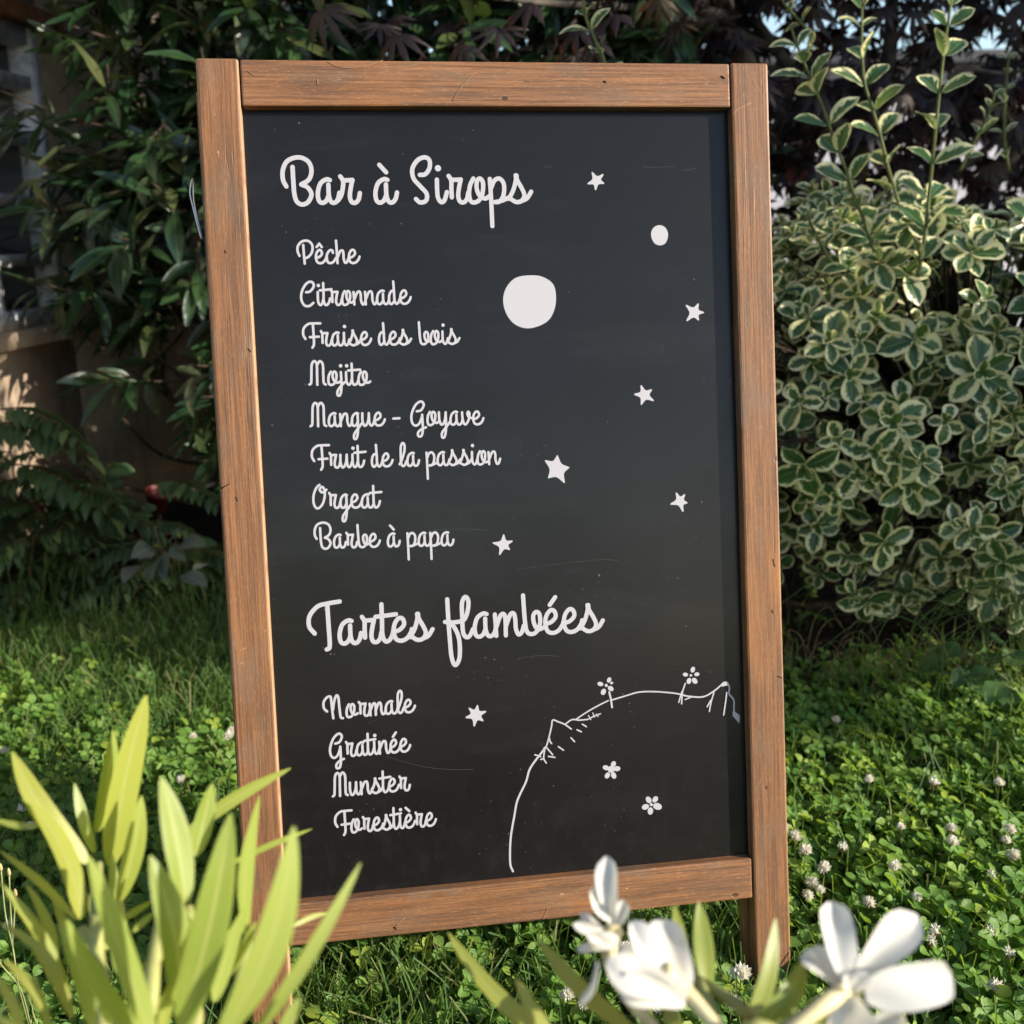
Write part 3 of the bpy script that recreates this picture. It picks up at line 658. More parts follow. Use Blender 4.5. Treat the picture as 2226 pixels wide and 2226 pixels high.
# ---- variegated euonymus
def variegated():
    n = NT('variegated_leaf')
    tint = n.n('ShaderNodeAttribute', attribute_name='tint').outputs['Fac']
    uv = n.n('ShaderNodeUVMap', uv_map='UVMap').outputs[0]
    sep = n.n('ShaderNodeSeparateXYZ'); n.set(sep.inputs[0], uv)
    u = n.math('MULTIPLY_ADD', sep.outputs[0], 2.0, -1.0); au = n.math('ABSOLUTE', u)
    comb = n.n('ShaderNodeCombineXYZ'); n.set(comb.inputs[0], n.math('MULTIPLY', u, 1.4)); n.set(comb.inputs[1], n.math('MULTIPLY', n.math('SUBTRACT', sep.outputs[1], n.math('MULTIPLY', au, .35)), 7.0)); n.set(comb.inputs[2], n.math('MULTIPLY', tint, 37.0))
    ns = n.noise(comb.outputs[0], 1.1, 3, 0.6)
    e = n.math('ADD', n.math('ADD', au, n.math('MULTIPLY', n.ramp(sep.outputs[1], .70, 1.0), .42)), n.math('MULTIPLY', n.math('SUBTRACT', ns, .5), 1.25))
    thr = n.math('MULTIPLY_ADD', n.math('FRACT', n.math('MULTIPLY', tint, 7.3)), 0.36, 0.44)
    cream = n.ramp(n.math('SUBTRACT', e, thr), -0.03, 0.05)
    mid = n.ramp(n.math('ADD', n.math('SUBTRACT', e, thr), .22), -0.03, 0.05)
    green = n.mix(n.math('FRACT', n.math('MULTIPLY', tint, 3.0)), (0.022, 0.075, 0.024), (0.058, 0.140, 0.036))
    pale = n.mix(n.math('FRACT', n.math('MULTIPLY', tint, 5.0)), (0.15, 0.23, 0.13), (0.11, 0.20, 0.085))
    cr = n.mix(n.math('FRACT', n.math('MULTIPLY', tint, 11.0)), (0.84, 0.78, 0.38), (0.90, 0.83, 0.48))
    col = n.mix(n.math('MULTIPLY', mid, .40), green, pale); col = n.mix(cream, col, cr)
    col = n.mix(n.math('MULTIPLY', n.ramp(au, .03, .09, 1, 0), .55), col, (0.26, 0.32, 0.16))
    bump = n.bump(n.math('ADD', ns, n.ramp(au, 0, .12, 0, 1)), .4, .0015)
    p = n.principled(col, .30, .5, bump)
    t = n.n('ShaderNodeBsdfTranslucent'); n.set(t.inputs[0], n.mix(.5, col, (0.42, 0.55, 0.12)))
    mx = n.n('ShaderNodeMixShader'); mx.inputs[0].default_value = .26
    n.t.links.new(p, mx.inputs[1]); n.t.links.new(t.outputs[0], mx.inputs[2]); return n.done(mx.outputs[0])
M_var = variegated()
eu = thing('variegated_shrub', 'bushy shrub with rounded cream edged green leaves and tall shoots right of the sign', 'shrub', (1.05, 2.35, 0))
E0 = np.array([1.05, 2.35, 0])
etemps = [template(ovate(k_, pk, .62), 7, 2, f, c_, w_, 0, cp) for k_, pk, f, c_, w_, cp in ((.34, .60, .2, .12, .012, .1), (.30, .58, .35, .2, .01, 0), (.37, .62, .12, -.12, .015, .25), (.32, .62, .1, .3, .012, .2), (.29, .58, .4, 0, .01, .1))]
lf, ld, ln_, ll = [], [], [], []; st = MB()
cen = np.array([1.08, 2.42, 0.51])
def rosette(c, ax, nl, L, inner=True):
    ax = unit(ax); s = unit(np.cross(ax, [.2, .1, 1.0])); t = np.cross(ax, s); ph = rng.uniform(0, 6)
    for k in range(nl):
        ring = k % 2 if nl > 5 else 0; a = ph + k * 2 * math.pi / nl + rng.normal() * .15
        out = math.cos(a) * s + math.sin(a) * t
        lift = rng.uniform(.15, .5) if k % 2 else rng.uniform(-.1, .25)
        d = unit(out + ax * lift + np.array([0, 0, -.12])); nn = unit(ax * 1.0 - out * (lift * .8) + rng.normal(size=3) * .15)
        lf.append(c - ax * (.012 if k % 2 else .0)); ld.append(d); ln_.append(nn); ll.append(L * rng.uniform(.75, 1.12))
    if inner:
        for k in range(3):
            a = ph + k * 2.1; out = math.cos(a) * s + math.sin(a) * t
            lf.append(c + ax * .008); ld.append(unit(out * .6 + ax)); ln_.append(unit(ax * .7 - out)); ll.append(L * rng.uniform(.4, .62))
pts = []
tries = 0
while len(pts) < 1250 and tries < 60000:
    tries += 1
    v = unit(rng.normal(size=3))
    if v[1] > .85: continue
    sc = np.array([.86, .56, .45]) * (rng.uniform(.9, 1.04) if rng.random() < .66 else rng.uniform(.5, .88))
    bul = 1 + .10 * math.sin(v[0] * 7 + v[2] * 5) + .07 * math.sin(v[2] * 11 - v[0] * 4)
    p = cen + v * sc * bul
    p[2] += .02
    if v[2] < -.3 and p[2] > .2 and rng.random() < .35: p[2] -= rng.uniform(0, .12)
    if p[2] < .13: continue
    if any(np.sum((p - q) ** 2) < .044 ** 2 for q in pts[-400:]): continue
    pts.append(p)
    ax = unit(v * np.array([.8, 1.1, .75]) + np.array([.05, -.35, .28]) + rng.normal(size=3) * .22)
    rosette(p, ax, int(rng.integers(3, 7)), rng.uniform(.038, .068))
    st.tube(smooth([cen + (p - cen) * .45 + [0, .05, -.1], cen + (p - cen) * .8, p], 3), np.linspace(.0045, .0022, 7), 5)
for _ in range(9):
    b = E0 + [rng.uniform(-.5, .5), rng.uniform(-.12, .1), 0]
    st.tube(smooth([b, b + rng.normal(size=3) * .05 + [0, 0, .25], cen + rng.normal(size=3) * [.3, .1, .1]], 5), np.linspace(.011, .005, 11), 6)
st.build('stem', M_bark, eu, loc=tuple(-E0))
scatter('foliage', etemps, np.array(lf) - E0, ld, ln_, ll, M_var, eu)
cz = crop(1600, 0, 3.086)
stemps = [template(ovate(k_, pk, .62), 7, 2, f, c_, .012, 0, cp) for k_, pk, f, c_, cp in ((.30, .6, .1, .15, .15), (.26, .58, .3, .25, .0), (.32, .6, .05, -.05, .25), (.28, .6, .15, .35, .1))]
def shoot(pix, d0, step=.056, L=.068, d1=None, name='shoot'):
    P = smooth([at(x, y, d0 + (0 if d1 is None else (d1 - d0) * i / (len(pix) - 1))) for i, (x, y) in enumerate(pix)], 8)
    seg = np.concatenate([[0], np.cumsum(np.linalg.norm(np.diff(P, axis=0), axis=1))])
    m = MB(); m.tube(P - E0, np.linspace(.0038, .0018, len(P)), 7)
    lf, ld, ln_, ll = [], [], [], []; s = .03; k = 0; a0 = rng.uniform(0, 1.2)
    while s < seg[-1]:
        p = np.array([np.interp(s, seg, P[:, j]) for j in range(3)]); q = np.array([np.interp(min(s + .02, seg[-1]), seg, P[:, j]) for j in range(3)]); ax = unit(q - p + 1e-6)
        x = unit(np.cross(ax, [0, 1, .2])); y = np.cross(ax, x)
        for sgn in (0, math.pi):
            a = a0 + sgn + k * math.pi / 2 + rng.normal() * .2; out = math.cos(a) * x + math.sin(a) * y
            d = unit(out * .9 + ax * rng.uniform(.5, .95)); nn = unit(ax * .8 - out * .5 + np.array([0, -.75, .15]) + rng.normal(size=3) * .22)
            lf.append(p + out * .003); ld.append(d); ln_.append(nn); ll.append(L * rng.uniform(.75, 1.1) * (1 if s < seg[-1] - .08 else .65))
        s += step * rng.uniform(.85, 1.1) * (1 if s < seg[-1] - .12 else .55); k += 1
    sh = m.build(name, M_greenstem, eu)
    scatter('foliage', stemps, np.array(lf) - E0, ld, ln_, ll, M_var, sh)
shoot([cz(p) for p in ((930, 1690), (860, 1480), (800, 1340), (740, 1150), (650, 920), (590, 740), (530, 600), (440, 380), (390, 250), (372, 190))], 2.0)
shoot([cz(p) for p in ((1220, 1850), (1265, 1580), (1300, 1250), (1330, 950), (1370, 560), (1400, 300), (1430, 100), (1450, -40), (1470, -160))], 1.98)
shoot([cz(p) for p in ((1090, 1360), (1020, 1130), (960, 880), (900, 690), (860, 540), (845, 330), (845, 100), (850, -100))], 2.2)
shoot([cz(p) for p in ((1500, 1150), (1600, 950), (1680, 800), (1720, 690), (1740, 600))], 2.3, .05, .045)
shoot([cz(p) for p in ((640, 1760), (560, 1620), (500, 1500), (470, 1400))], 1.95, .04, .05)
shoot([(1335, 330), (1325, 200), (1312, 130), (1290, 80), (1273, 35), (1265, -20), (1262, -60)], 1.85, .042, .05)
shoot([cz(p) for p in ((1830, 1150), (1800, 900), (1810, 600), (1825, 420), (1830, 360))], 2.5, .06, .04)
shoot([cz(p) for p in ((430, 420), (520, 250), (470, 190), (380, 90), (320, 20), (300, -60))], 2.25, .055, .05)

# ---- purple Japanese maple
M_maple = leafmat('maple_leaf', (0.015, 0.009, 0.010), (0.026, 0.014, 0.013), (0.34, 0.10, 0.05), 0.16, 0.5, 0.45, (0.05, 0.03, 0.03), 0.03, .4, (0.03, 0.024, 0.028), .1, third=(0.07, 0.045, 0.016))
maple = thing('maple_tree', 'dark purple maple tree with lobed leaves and bare lower branches behind the shrubs', 'tree', (1.55, 3.35, 0))
T0 = np.array([1.55, 3.35, 0])
tm = MB()
def limb(pix, d, r0, r1):
    P = smooth([at(x, y, dd) for (x, y), dd in zip(pix, d)], 6); tm.tube(P - T0, np.linspace(r0, r1, len(P)), 9); return P
limbs = []
base = lambda x: (x, 1330)
limbs.append(limb([(1740, 1300), (1735, 800), (1738, 470), (1725, 330), (1745, 200), (1690, 110), (1640, 40)], [3.2] * 7, .035, .012))
limbs.append(limb([(1860, 1300), (1850, 800), (1850, 430), (1870, 330), (1910, 220), (1935, 100), (1940, -60)], [3.3] * 7, .04, .018))
limbs.append(limb([(1905, 240), (1960, 190), (2040, 120), (2120, 60)], [3.3, 3.3, 3.4, 3.5], .02, .01))
limbs.append(limb([(2010, 1250), (2030, 800), (2090, 500), (2150, 400), (2226, 300), (2330, 180)], [3.1, 3.1, 3.1, 3.05, 3.0, 2.9], .042, .02))
limbs.append(limb([(1990, 430), (2070, 380), (2160, 310), (2240, 240)], [3.0, 3.0, 2.95, 2.9], .012, .008))
limbs.append(limb([(2060, 170), (2100, 150), (2180, 160), (2240, 150)], [2.9] * 4, .007, .004))
limbs.append(limb([(1690, 110), (1560, 60), (1400, 20), (1230, 10), (1050, -10), (900, -40)], [3.2, 3.0, 2.8, 2.6, 2.45, 2.4], .014, .004))
limbs.append(limb([(1730, 300), (1700, 180), (1660, 140)], [3.1] * 3, .008, .005))
tm.build('trunk', plain('grey_brown_maple_bark', (0.085, 0.072, 0.060), .85, .15, 0, .45, 30), maple)
# palmate leaf
def palmate(lobes=5, deep=.55, droop=.35, wl=.19):
    V, Q, U = [], [], []
    angs = np.linspace(-1.25, 1.25, lobes) if lobes == 5 else np.linspace(-1.75, 1.75, lobes)
    for i, a in enumerate(angs):
        L = 1.0 - .28 * abs(a) / 1.25 * (1 if lobes == 5 else .8)
        rows = []
        for v in (0.0, .3, .55, .8, 1.0):
            w = wl * (1.1 * (v + .12) if v < .5 else 1.35 * (1 - v)) + .004
            for u in (-1, 0, 1):
                x, y = u * w, v * L
                X = x * math.cos(a) + y * math.sin(a); Y = -x * math.sin(a) + y * math.cos(a)
                V.append((X, Y, -droop * v * v - .03 * abs(u) + .004 * i)); U.append((u * .5 + .5, v))
        k = i * 15
        for r in range(4):
            for j in range(2): b = k + r * 3 + j; Q.append((b, b + 1, b + 4, b + 3))
    return np.array(V), np.array(Q), np.array(U)
ptemps = [palmate(5, .5, .35), palmate(7, .5, .55, .15), palmate(5, .5, .75, .22), palmate(7, .5, .15, .14)]
lf, ld, ln_, ll = [], [], [], []
def mleaf(p, L):
    a = rng.uniform(0, 6.28); d = unit([math.cos(a) * .8, math.sin(a) * .8 - .3, -rng.uniform(.35, 1.2)])
    lf.append(p); ld.append(d); ln_.append(unit(np.array([0, -.45, 1.0]) + rng.normal(size=3) * .35)); ll.append(L)
N = 0
while N < 4200:
    px, py, d = rng.uniform(1480, 2420), rng.uniform(-520, 560), (rng.uniform(2.8, 3.2) if rng.random() < .18 else rng.uniform(3.3, 4.4))
    h_ = 1.0 if py < 250 else max(0.0, .85 - (py - 250) / 330)
    if 1640 < px < 2226 and -40 < py < 170: h_ = .26 + .26 * math.sin(px * .03) * math.sin(py * .05)
    if 1830 < px < 1960 and py > 200: h_ *= .8
    if rng.random() > h_: continue
    if math.sin(px * .021 + 1.3) * math.sin(py * .033 + d) > .62: continue
    N += 1; mleaf(at(px, py, d), rng.uniform(.05, .085))
for _ in range(330):                       # the bough reaching left in front of the laurel
    px = rng.uniform(760, 1600); py = rng.uniform(-330, 175); d = np.interp(px, [760, 1600], [2.42, 2.9]) + rng.normal() * .12
    if py > 125 and rng.random() < .6: continue
    if px < 1250 and rng.random() < .9: continue
    mleaf(at(px, py, d), rng.uniform(.05, .085))
for px, py in ((862, 75), (1085, 60), (1005, 95), (1155, 5), (1255, 60), (1340, 30), (700, 20)): mleaf(at(px, py, 2.3), .085)
scatter('crown', ptemps, np.array(lf) - T0, ld, ln_, ll, M_maple, maple)

bh = thing('background_hedge', 'dense dark hedge closing the garden behind the laurel', 'hedge', (-.6, 4.6, 0)); q0 = np.array(bh.location)
b = MB()
for x in np.arange(-.4, 1.3, .2): b.tube(smooth([(x, 0, 0), (x + rng.normal() * .05, 0, 1.2), (x + rng.normal() * .1, 0, 2.6)], 4), np.linspace(.03, .012, 9), 6)
b.build('stem', M_bark, bh); nl = 10000
p = np.column_stack([rng.uniform(-.6, 1.45, nl), rng.uniform(-.35, .35, nl), rng.uniform(.03, 3.3, nl)])
scatter('foliage', temps, p, rnd_dirs(nl) + [0, -.3, -.4], rnd_dirs(nl) + [0, -.5, .6], rng.uniform(.10, .16, nl), M_laurel, bh)

# ---- unseen hedge and tree, added on the right to shade the far garden
M_shade_leaf = leafmat('shade_leaf', (0.03, 0.07, 0.02), (0.05, 0.10, 0.03), (0.25, 0.4, 0.06), .2, .5)
M_shade_hedgebody = plain('shade_hedge_branches', (0.018, 0.022, 0.012), .95, .05)
def hedge(name, label, cat, y0, y1, x0, x1, z1, nleaf):
    hd = thing(name, label, cat, ((x0 + x1) / 2, (y0 + y1) / 2, 0)); o = np.array(hd.location)
    b = MB(); nx, nz = 40, 20
    for k in range(int((y1 - y0) / .18)):
        y = y0 + .12 + k * .18
        b.tube(smooth([(0, y - o[1], 0), (rng.normal() * .05, y - o[1], .8), (rng.normal() * .1, y - o[1] + rng.normal() * .08, z1 - .1)], 4), np.linspace(.03, .012, 9), 6)
    b.build('stem', M_bark, hd)
    p = np.column_stack([rng.uniform(x0, x1, nleaf), rng.uniform(y0, y1, nleaf), rng.uniform(.03, z1, nleaf)])
    p[:, 1] += .08 * np.sin(p[:, 2] * 7); p[:, 2] *= 1 + .03 * np.sin(p[:, 1] * 6)
    p[:, 2] *= np.where(p[:, 1] > 1.02, 1.40, 1.0)
    p[:1500] = np.column_stack([rng.uniform(x0, x1, 1500), rng.uniform(y0 - .62, y0 + .1, 1500), rng.uniform(1.52, 2.0, 1500)])   # overhang added to shade the left lawn
    scatter('foliage', [template(ovate(.3, .5), 2, 1, .3, .2)], p - o, rnd_dirs(nleaf), rnd_dirs(nleaf), rng.uniform(.07, .12, nleaf), M_shade_leaf, hd)
hedge('hedge', 'unseen tall green hedge along the right side stepped at its near end to shape the shade', 'hedge', .88, 7.0, 4.0, 4.55, 2.02, 22000)  # added out of view to shade the garden
tree = thing('shade_tree', 'unseen leafy tree added beyond the right hand hedge for its shade', 'tree', (5.0, 3.3, 0)); q0 = np.array(tree.location)
tk = MB(); tk.tube(smooth([(0, 0, 0), (.03, .02, 1.2), (-.05, .05, 2.4), (0, .1, 4.2)], 5), np.linspace(.13, .04, 16), 9)
for a in range(8): tk.tube(smooth([(0, 0, 1.7 + a * .25), (math.cos(a * 2.3) * .6, math.sin(a * 2.3) * .7, 2.4 + a * .25), (math.cos(a * 2.3) * 1.0, math.sin(a * 2.3) * 1.3, 2.8 + a * .25)], 4), np.linspace(.04, .012, 9), 6)
tk.build('trunk', M_bark, tree)
tk = MB(); tk.tube(smooth([(0, .2, 2.3), (-.3, -1.2, 2.6), (-.6, -2.3, 2.8), (-.75, -2.9, 2.75)], 5), np.linspace(.05, .012, 16), 7); tk.build('shade_bough', M_bark, tree)  # bough added to carry the leaves that shade the house wall
nl = 15000; v = rnd_dirs(nl) * (rng.random(nl) ** .4)[:, None]; p = np.array([0, 0, 3.45]) + v * [1.1, 1.95, 1.45] * (1 + .12 * np.sin(v[:, :1] * 9 + v[:, 1:2] * 7 + v[:, 2:] * 8))
p = np.concatenate([p, np.column_stack([rng.uniform(-1.0, -.85, 1500), rng.uniform(-3.05, -2.60, 1500), rng.uniform(2.05, 3.3, 1500)])]); nl += 1500  # extra leaf lobe placed to shade the house wall
scatter('crown', [template(ovate(.32, .5), 2, 1, .3, .2)], p, rnd_dirs(nl), rnd_dirs(nl), rng.uniform(.09, .15, nl), M_shade_leaf, tree)

# ---- feathery shrub at the lower left
M_fern = leafmat('pinnate_leaf', (0.028, 0.062, 0.022), (0.052, 0.100, 0.032), (0.24, 0.38, 0.07), .24, .5, .35, (0.16, 0.2, 0.08), .05, .4, (0.10, 0.14, 0.07), .2, third=(0.14, 0.19, 0.05))
fe = thing('feathery_shrub', 'low shrub of feathery pinnate leaves at the foot of the house wall', 'shrub', (-0.95, 2.6, 0)); f0 = np.array(fe.location)
ft = [template(ovate(.21, .38, .8), 4, 1, .4, c_, 0) for c_ in (.1, .3, .45)]
lf, ld, ln_, ll = [], [], [], []; st = MB()
def frond(b, d, L, np_=8):
    d = unit(d); side = unit(np.cross(d, [0, 0, 1])); P = [b + d * L * t + np.array([0, 0, -.55 * L * t * t]) for t in np.linspace(0, 1, 9)]
    st.tube(np.array(P) - f0, np.linspace(.0022, .0008, 9), 4); up = np.cross(side, d)
    for k in range(np_):
        t = .18 + .8 * k / np_; p = b + d * L * t + np.array([0, 0, -.55 * L * t * t]); ax = unit(d + np.array([0, 0, -1.1 * t]))
        for s in (-1, 1):
            lf.append(p); ld.append(unit(side * s + ax * .38 + np.array([0, 0, -.22]) + rng.normal(size=3) * .06)); ln_.append(unit(up + rng.normal(size=3) * .15)); ll.append(L * .30 * math.sin(math.pi * (.22 + .62 * t)) * rng.uniform(.9, 1.1))
    lf.append(P[-1]); ld.append(unit(d + np.array([0, 0, -1.1]))); ln_.append(up); ll.append(L * .22)
stems = []
for _ in range(30):
    px, d = rng.uniform(-60, 400), rng.uniform(2.38, 2.8)
    topy = np.interp(px, [0, 120, 200, 400], [900, 960, 1000, 1150]) + rng.uniform(0, 260)
    top = at(px, topy, d); b = np.array([top[0] + rng.normal() * .06, top[1] + rng.uniform(0, .15), 0])
    st.tube(smooth([b, (b + top) / 2 + rng.normal(size=3) * .02, top], 4) - f0, np.linspace(.004, .002, 9), 5)
    for k in range(rng.integers(5, 8)):
        t = rng.uniform(.35, 1.0); a = rng.uniform(0, 6.28)
        frond(b + (top - b) * t, (math.cos(a), math.sin(a) * .8 - .5, rng.uniform(.05, .6)), rng.uniform(.12, .2), int(rng.integers(7, 10)))
for px, py, dx, dz, L in ((-30, 930, .9, .35, .28), (20, 1010, .95, .1, .26), (0, 890, .9, .2, .22), (120, 1080, .8, .5, .2), (-20, 1060, .9, .5, .25), (190, 1120, .9, .4, .2), (330, 1050, .8, .25, .2)):
    frond(at(px, py, 2.42), (dx, -.25, dz), L, 9)
st.build('stem', plain('reddish_stem', (0.10, 0.055, 0.03), .7, .2), fe)
scatter('foliage', ft, np.array(lf) - f0, ld, ln_, ll, M_fern, fe)

# ---- small red flowerpot and a pale stick under the laurel
pot = thing('flower_pot', 'small dark red plastic flowerpot half hidden under the laurel', 'flowerpot', tuple(at(338, 1085, 2.66)))
def lathe(prof, ns=28):
    m = MB(); V = [(r * math.cos(2 * math.pi * k / ns), r * math.sin(2 * math.pi * k / ns), z) for r, z in prof for k in range(ns)]
    m.add(V, [(i * ns + k, i * ns + (k + 1) % ns, (i + 1) * ns + (k + 1) % ns, (i + 1) * ns + k) for i in range(len(prof) - 1) for k in range(ns)]); return m
M_redp = plain('dark_red_plastic', (0.075, 0.010, 0.008), .5, .3)
lathe([(0, 0), (.022, 0), (.031, .045), (.034, .046), (.034, .058), (.031, .058), (.029, .045), (.021, .006), (0, .006)]).build('pot', M_redp, pot)
pot.location = (pot.location[0], pot.location[1], 0.0)
pot.location = tuple(onground(338, 1300)); pz = at(338, 1085, 2.66)
pot.location = (pz[0], pz[1], pz[2] - .03); pot.rotation_euler = (R(8), R(14), 0)
sup = MB(); sup.tube([(0, .02, .0), (0.01, .03, -.12), (.015, .03, -pz[2] + .03)], .006, 6); sup.build('stake', M_bark, pot)
stick = MB(); a_, b_ = at(350, 1090, 2.72), at(415, 1062, 2.72); stick.tube(smooth([a_ + [-.02, 0, -.02], (a_ + b_) / 2 + [0, 0, .004], b_, b_ + [.18, .12, .02], b_ + [.3, .3, .1]], 4), .006, 7)
tag(stick.build('stick', plain('pale_dead_wood', (.30, .26, .23), .8)), 'pale bare stick lying across the branches beside the red flowerpot', 'stick')

# ---- grey-leaved plant beside the feathery shrub
gp = thing('silver_leaved_plant', 'grey green plant with broad pointed leaves at the lawn edge beside the feathery shrub', 'plant', tuple(onground(385, 1330)))
M_grey = leafmat('grey_green_leaf', (0.10, 0.125, 0.10), (0.15, 0.17, 0.13), (0.3, 0.35, 0.2), .2, .6, .25, (.3, .32, .25), .05, .5)
b = np.array(gp.location); lf, ld, ln_, ll = [], [], [], []; st = MB()
for px, py, tx, ty in ((385, 1190, 425, 1172), (370, 1190, 395, 1210), (350, 1180, 330, 1150), (370, 1180, 378, 1150), (345, 1215, 320, 1245), (360, 1200, 350, 1250), (330, 1190, 300, 1200), (395, 1250, 440, 1260), (420, 1240, 450, 1220), (300, 1230, 270, 1250)):
    p, t = at(px, py, 2.33), at(tx, ty, 2.28 + rng.normal() * .03); lf.append(p - b); ld.append(t - p); ln_.append(unit(np.array([0, -.7, 1]) + rng.normal(size=3) * .3)); ll.append(np.linalg.norm(t - p) * 1.15)
    st.tube(smooth([b * 0 + [rng.normal() * .01, 0, 0], (p - b) * .5 + [0, .02, 0], p - b], 4), .002, 5)
st.build('stem', M_greenstem, gp); scatter('foliage', [template(ovate(.25, .42), 6, 1, .3, .2, .01)], lf, ld, ln_, ll, M_grey, gp)

# ================================================================== THE LAWN
M_clover = leafmat('clover_leaflet', (0.105, 0.235, 0.036), (0.215, 0.355, 0.062), (0.55, 0.78, 0.07), .42, .42, .4, (0.16, 0.24, 0.10), .04, .35, (0.10, 0.15, 0.07), .15, third=(0.36, 0.46, 0.06))
M_grass = leafmat('grass_blade', (0.060, 0.130, 0.028), (0.110, 0.210, 0.045), (0.45, 0.64, 0.08), .38, .45, .4, (0.12, 0.18, 0.06), .06, .3, None, .0, third=(0.24, 0.22, 0.09))
def trifoliate(fold, droop, stalk=2.6):
    V, Q, U = [], [], []
    wf = ovate(.42, .62, .6)
    for i, a in enumerate((-2.05, 0.0, 2.05)):
        k = len(V)
        for v in (0, .3, .62, .9, 1.0):
            w = max(wf(v), .03 if v < .5 else .12)
            for u in (-1, 0, 1):
                x, y = u * w, .06 + v - (.05 if (v == 1.0 and u == 0) else 0)
                V.append((x * math.cos(a) + y * math.sin(a), -x * math.sin(a) + y * math.cos(a), fold * abs(u) * w - droop * v * v + .02 * i)); U.append((u * .5 + .5, v))
        for r in range(4):
            for j in range(2): b = k + r * 3 + j; Q.append((b, b + 1, b + 4, b + 3))
    k = len(V)
    V += [(-.035, 0, 0), (.035, 0, 0), (.08, -.25, -stalk * .5), (.15, -.25, -stalk * .5), (.05, -.1, -stalk), (.12, -.1, -stalk)]; U += [(.5, .5)] * 6
    Q += [(k, k + 1, k + 3, k + 2), (k + 2, k + 3, k + 5, k + 4)]
    return np.array(V), np.array(Q), np.array(U)
ctemps = [trifoliate(f, d) for f, d in ((.35, .05), (.1, .2), (.6, -.1), (.9, .1), (.25, .35))]
def grassy(x, y):
    """1 where the lawn is grass, 0 where it is clover"""
    g1 = 1 / (1 + np.exp(-(y - 1.92 + .10 * np.sin(x * 7)) * 14)) * (x < 0.05)
    n_ = .5 + .5 * np.sin(x * 5.3 + 1.1 * np.sin(y * 4.1)) * np.sin(y * 6.1 + 1.7 * np.sin(x * 3.3))
    under = np.exp(-((x + .15) / .33) ** 2 - ((y - 1.12) / .22) ** 2) * .42
    return np.clip(g1 + .38 * n_ * (x < .3) + .10 * n_ + under, 0, 1)
def lawn_points(n, clov):
    out = []
    while sum(len(o) for o in out) < n:
        y = rng.uniform(.35, 2.62, 20000); x = rng.uniform(-1, 1, 20000) * (.62 * y + .55)
        vis = (np.abs(x) < .52 * y + .06) & (y > .95)
        ok = rng.random(20000) < np.where(vis, 1.0, .30)
        edge = np.where(x < .15, 2.44, 2.02) + .06 * np.sin(x * 9)
        ok &= (y < edge) | (rng.random(20000) < .05)
        gr = grassy(x, y); ok &= rng.random(20000) < ((1 - gr) ** 1.2 + .02 if clov else gr + .16)
        out.append(np.column_stack([x, y])[ok])
    return np.concatenate(out)[:n]
cp = lawn_points(10000, True); n_ = len(cp)
hz = rng.beta(2.0, 1.5, n_) * .055 + .010 + .012 * np.sin(cp[:, 0] * 8) * np.sin(cp[:, 1] * 9)
hz = np.clip(hz, .01, .08)
L = rng.uniform(.0105, .0215, n_)
a = rng.uniform(0, 6.28, n_); nn = unit(np.column_stack([rng.normal(size=n_) * .42, rng.normal(size=n_) * .42, np.ones(n_)]) + sun_dir * .75)
d = np.column_stack([np.cos(a), np.sin(a), np.zeros(n_)]); d -= nn * np.sum(d * nn, 1)[:, None]
tag(scatter('clover', ctemps, np.column_stack([cp, hz]), d, nn, L, M_clover), kind='stuff')['label'] = 'low green clover covering the lawn'
gt = [template(lambda v: .022 * (1 - v) ** .6 + .002, 4, 1, .5, c_, 0, t_) for c_, t_ in ((.15, .3), (.45, -.4), (.8, .2), (.3, 1.0))]
def blades(name, P, Lr, lean, wid=1.0):
    m_ = len(P); d = unit(np.column_stack([rng.normal(size=m_) * lean + .12, rng.normal(size=m_) * lean, np.ones(m_)])); return scatter(name, gt, np.column_stack([P, np.zeros(m_)]), d, rnd_dirs(m_) * [1, 1, .2], Lr, M_grass, wid=np.full(m_, wid))
gp_ = lawn_points(26000, False)
tag(blades('grass', gp_, rng.uniform(.045, .105, len(gp_)), .45, .9), kind='stuff')['label'] = 'fine grass growing between the clover'

# leaf litter along the left edge of the lawn
m_ = 700; P = np.column_stack([rng.uniform(-1.15, -.25, m_), 2.40 + rng.normal(size=m_) * .05, rng.uniform(.008, .02, m_)])
M_litter = leafmat('dry_leaf', (.30, .19, .13), (.42, .30, .24), (.4, .3, .15), .1, .8, .1, (.3, .2, .1), .05, .3)
tag(scatter('leaf_litter', [template(ovate(.3, .5), 3, 1, .5, .4, .03)], P, rnd_dirs(m_) * [1, 1, .25], unit(np.array([0, 0, 1.]) + rng.normal(size=(m_, 3)) * .5), rng.uniform(.012, .03, m_), M_litter), kind='stuff')['label'] = 'dry pinkish leaf litter along the lawn edge'

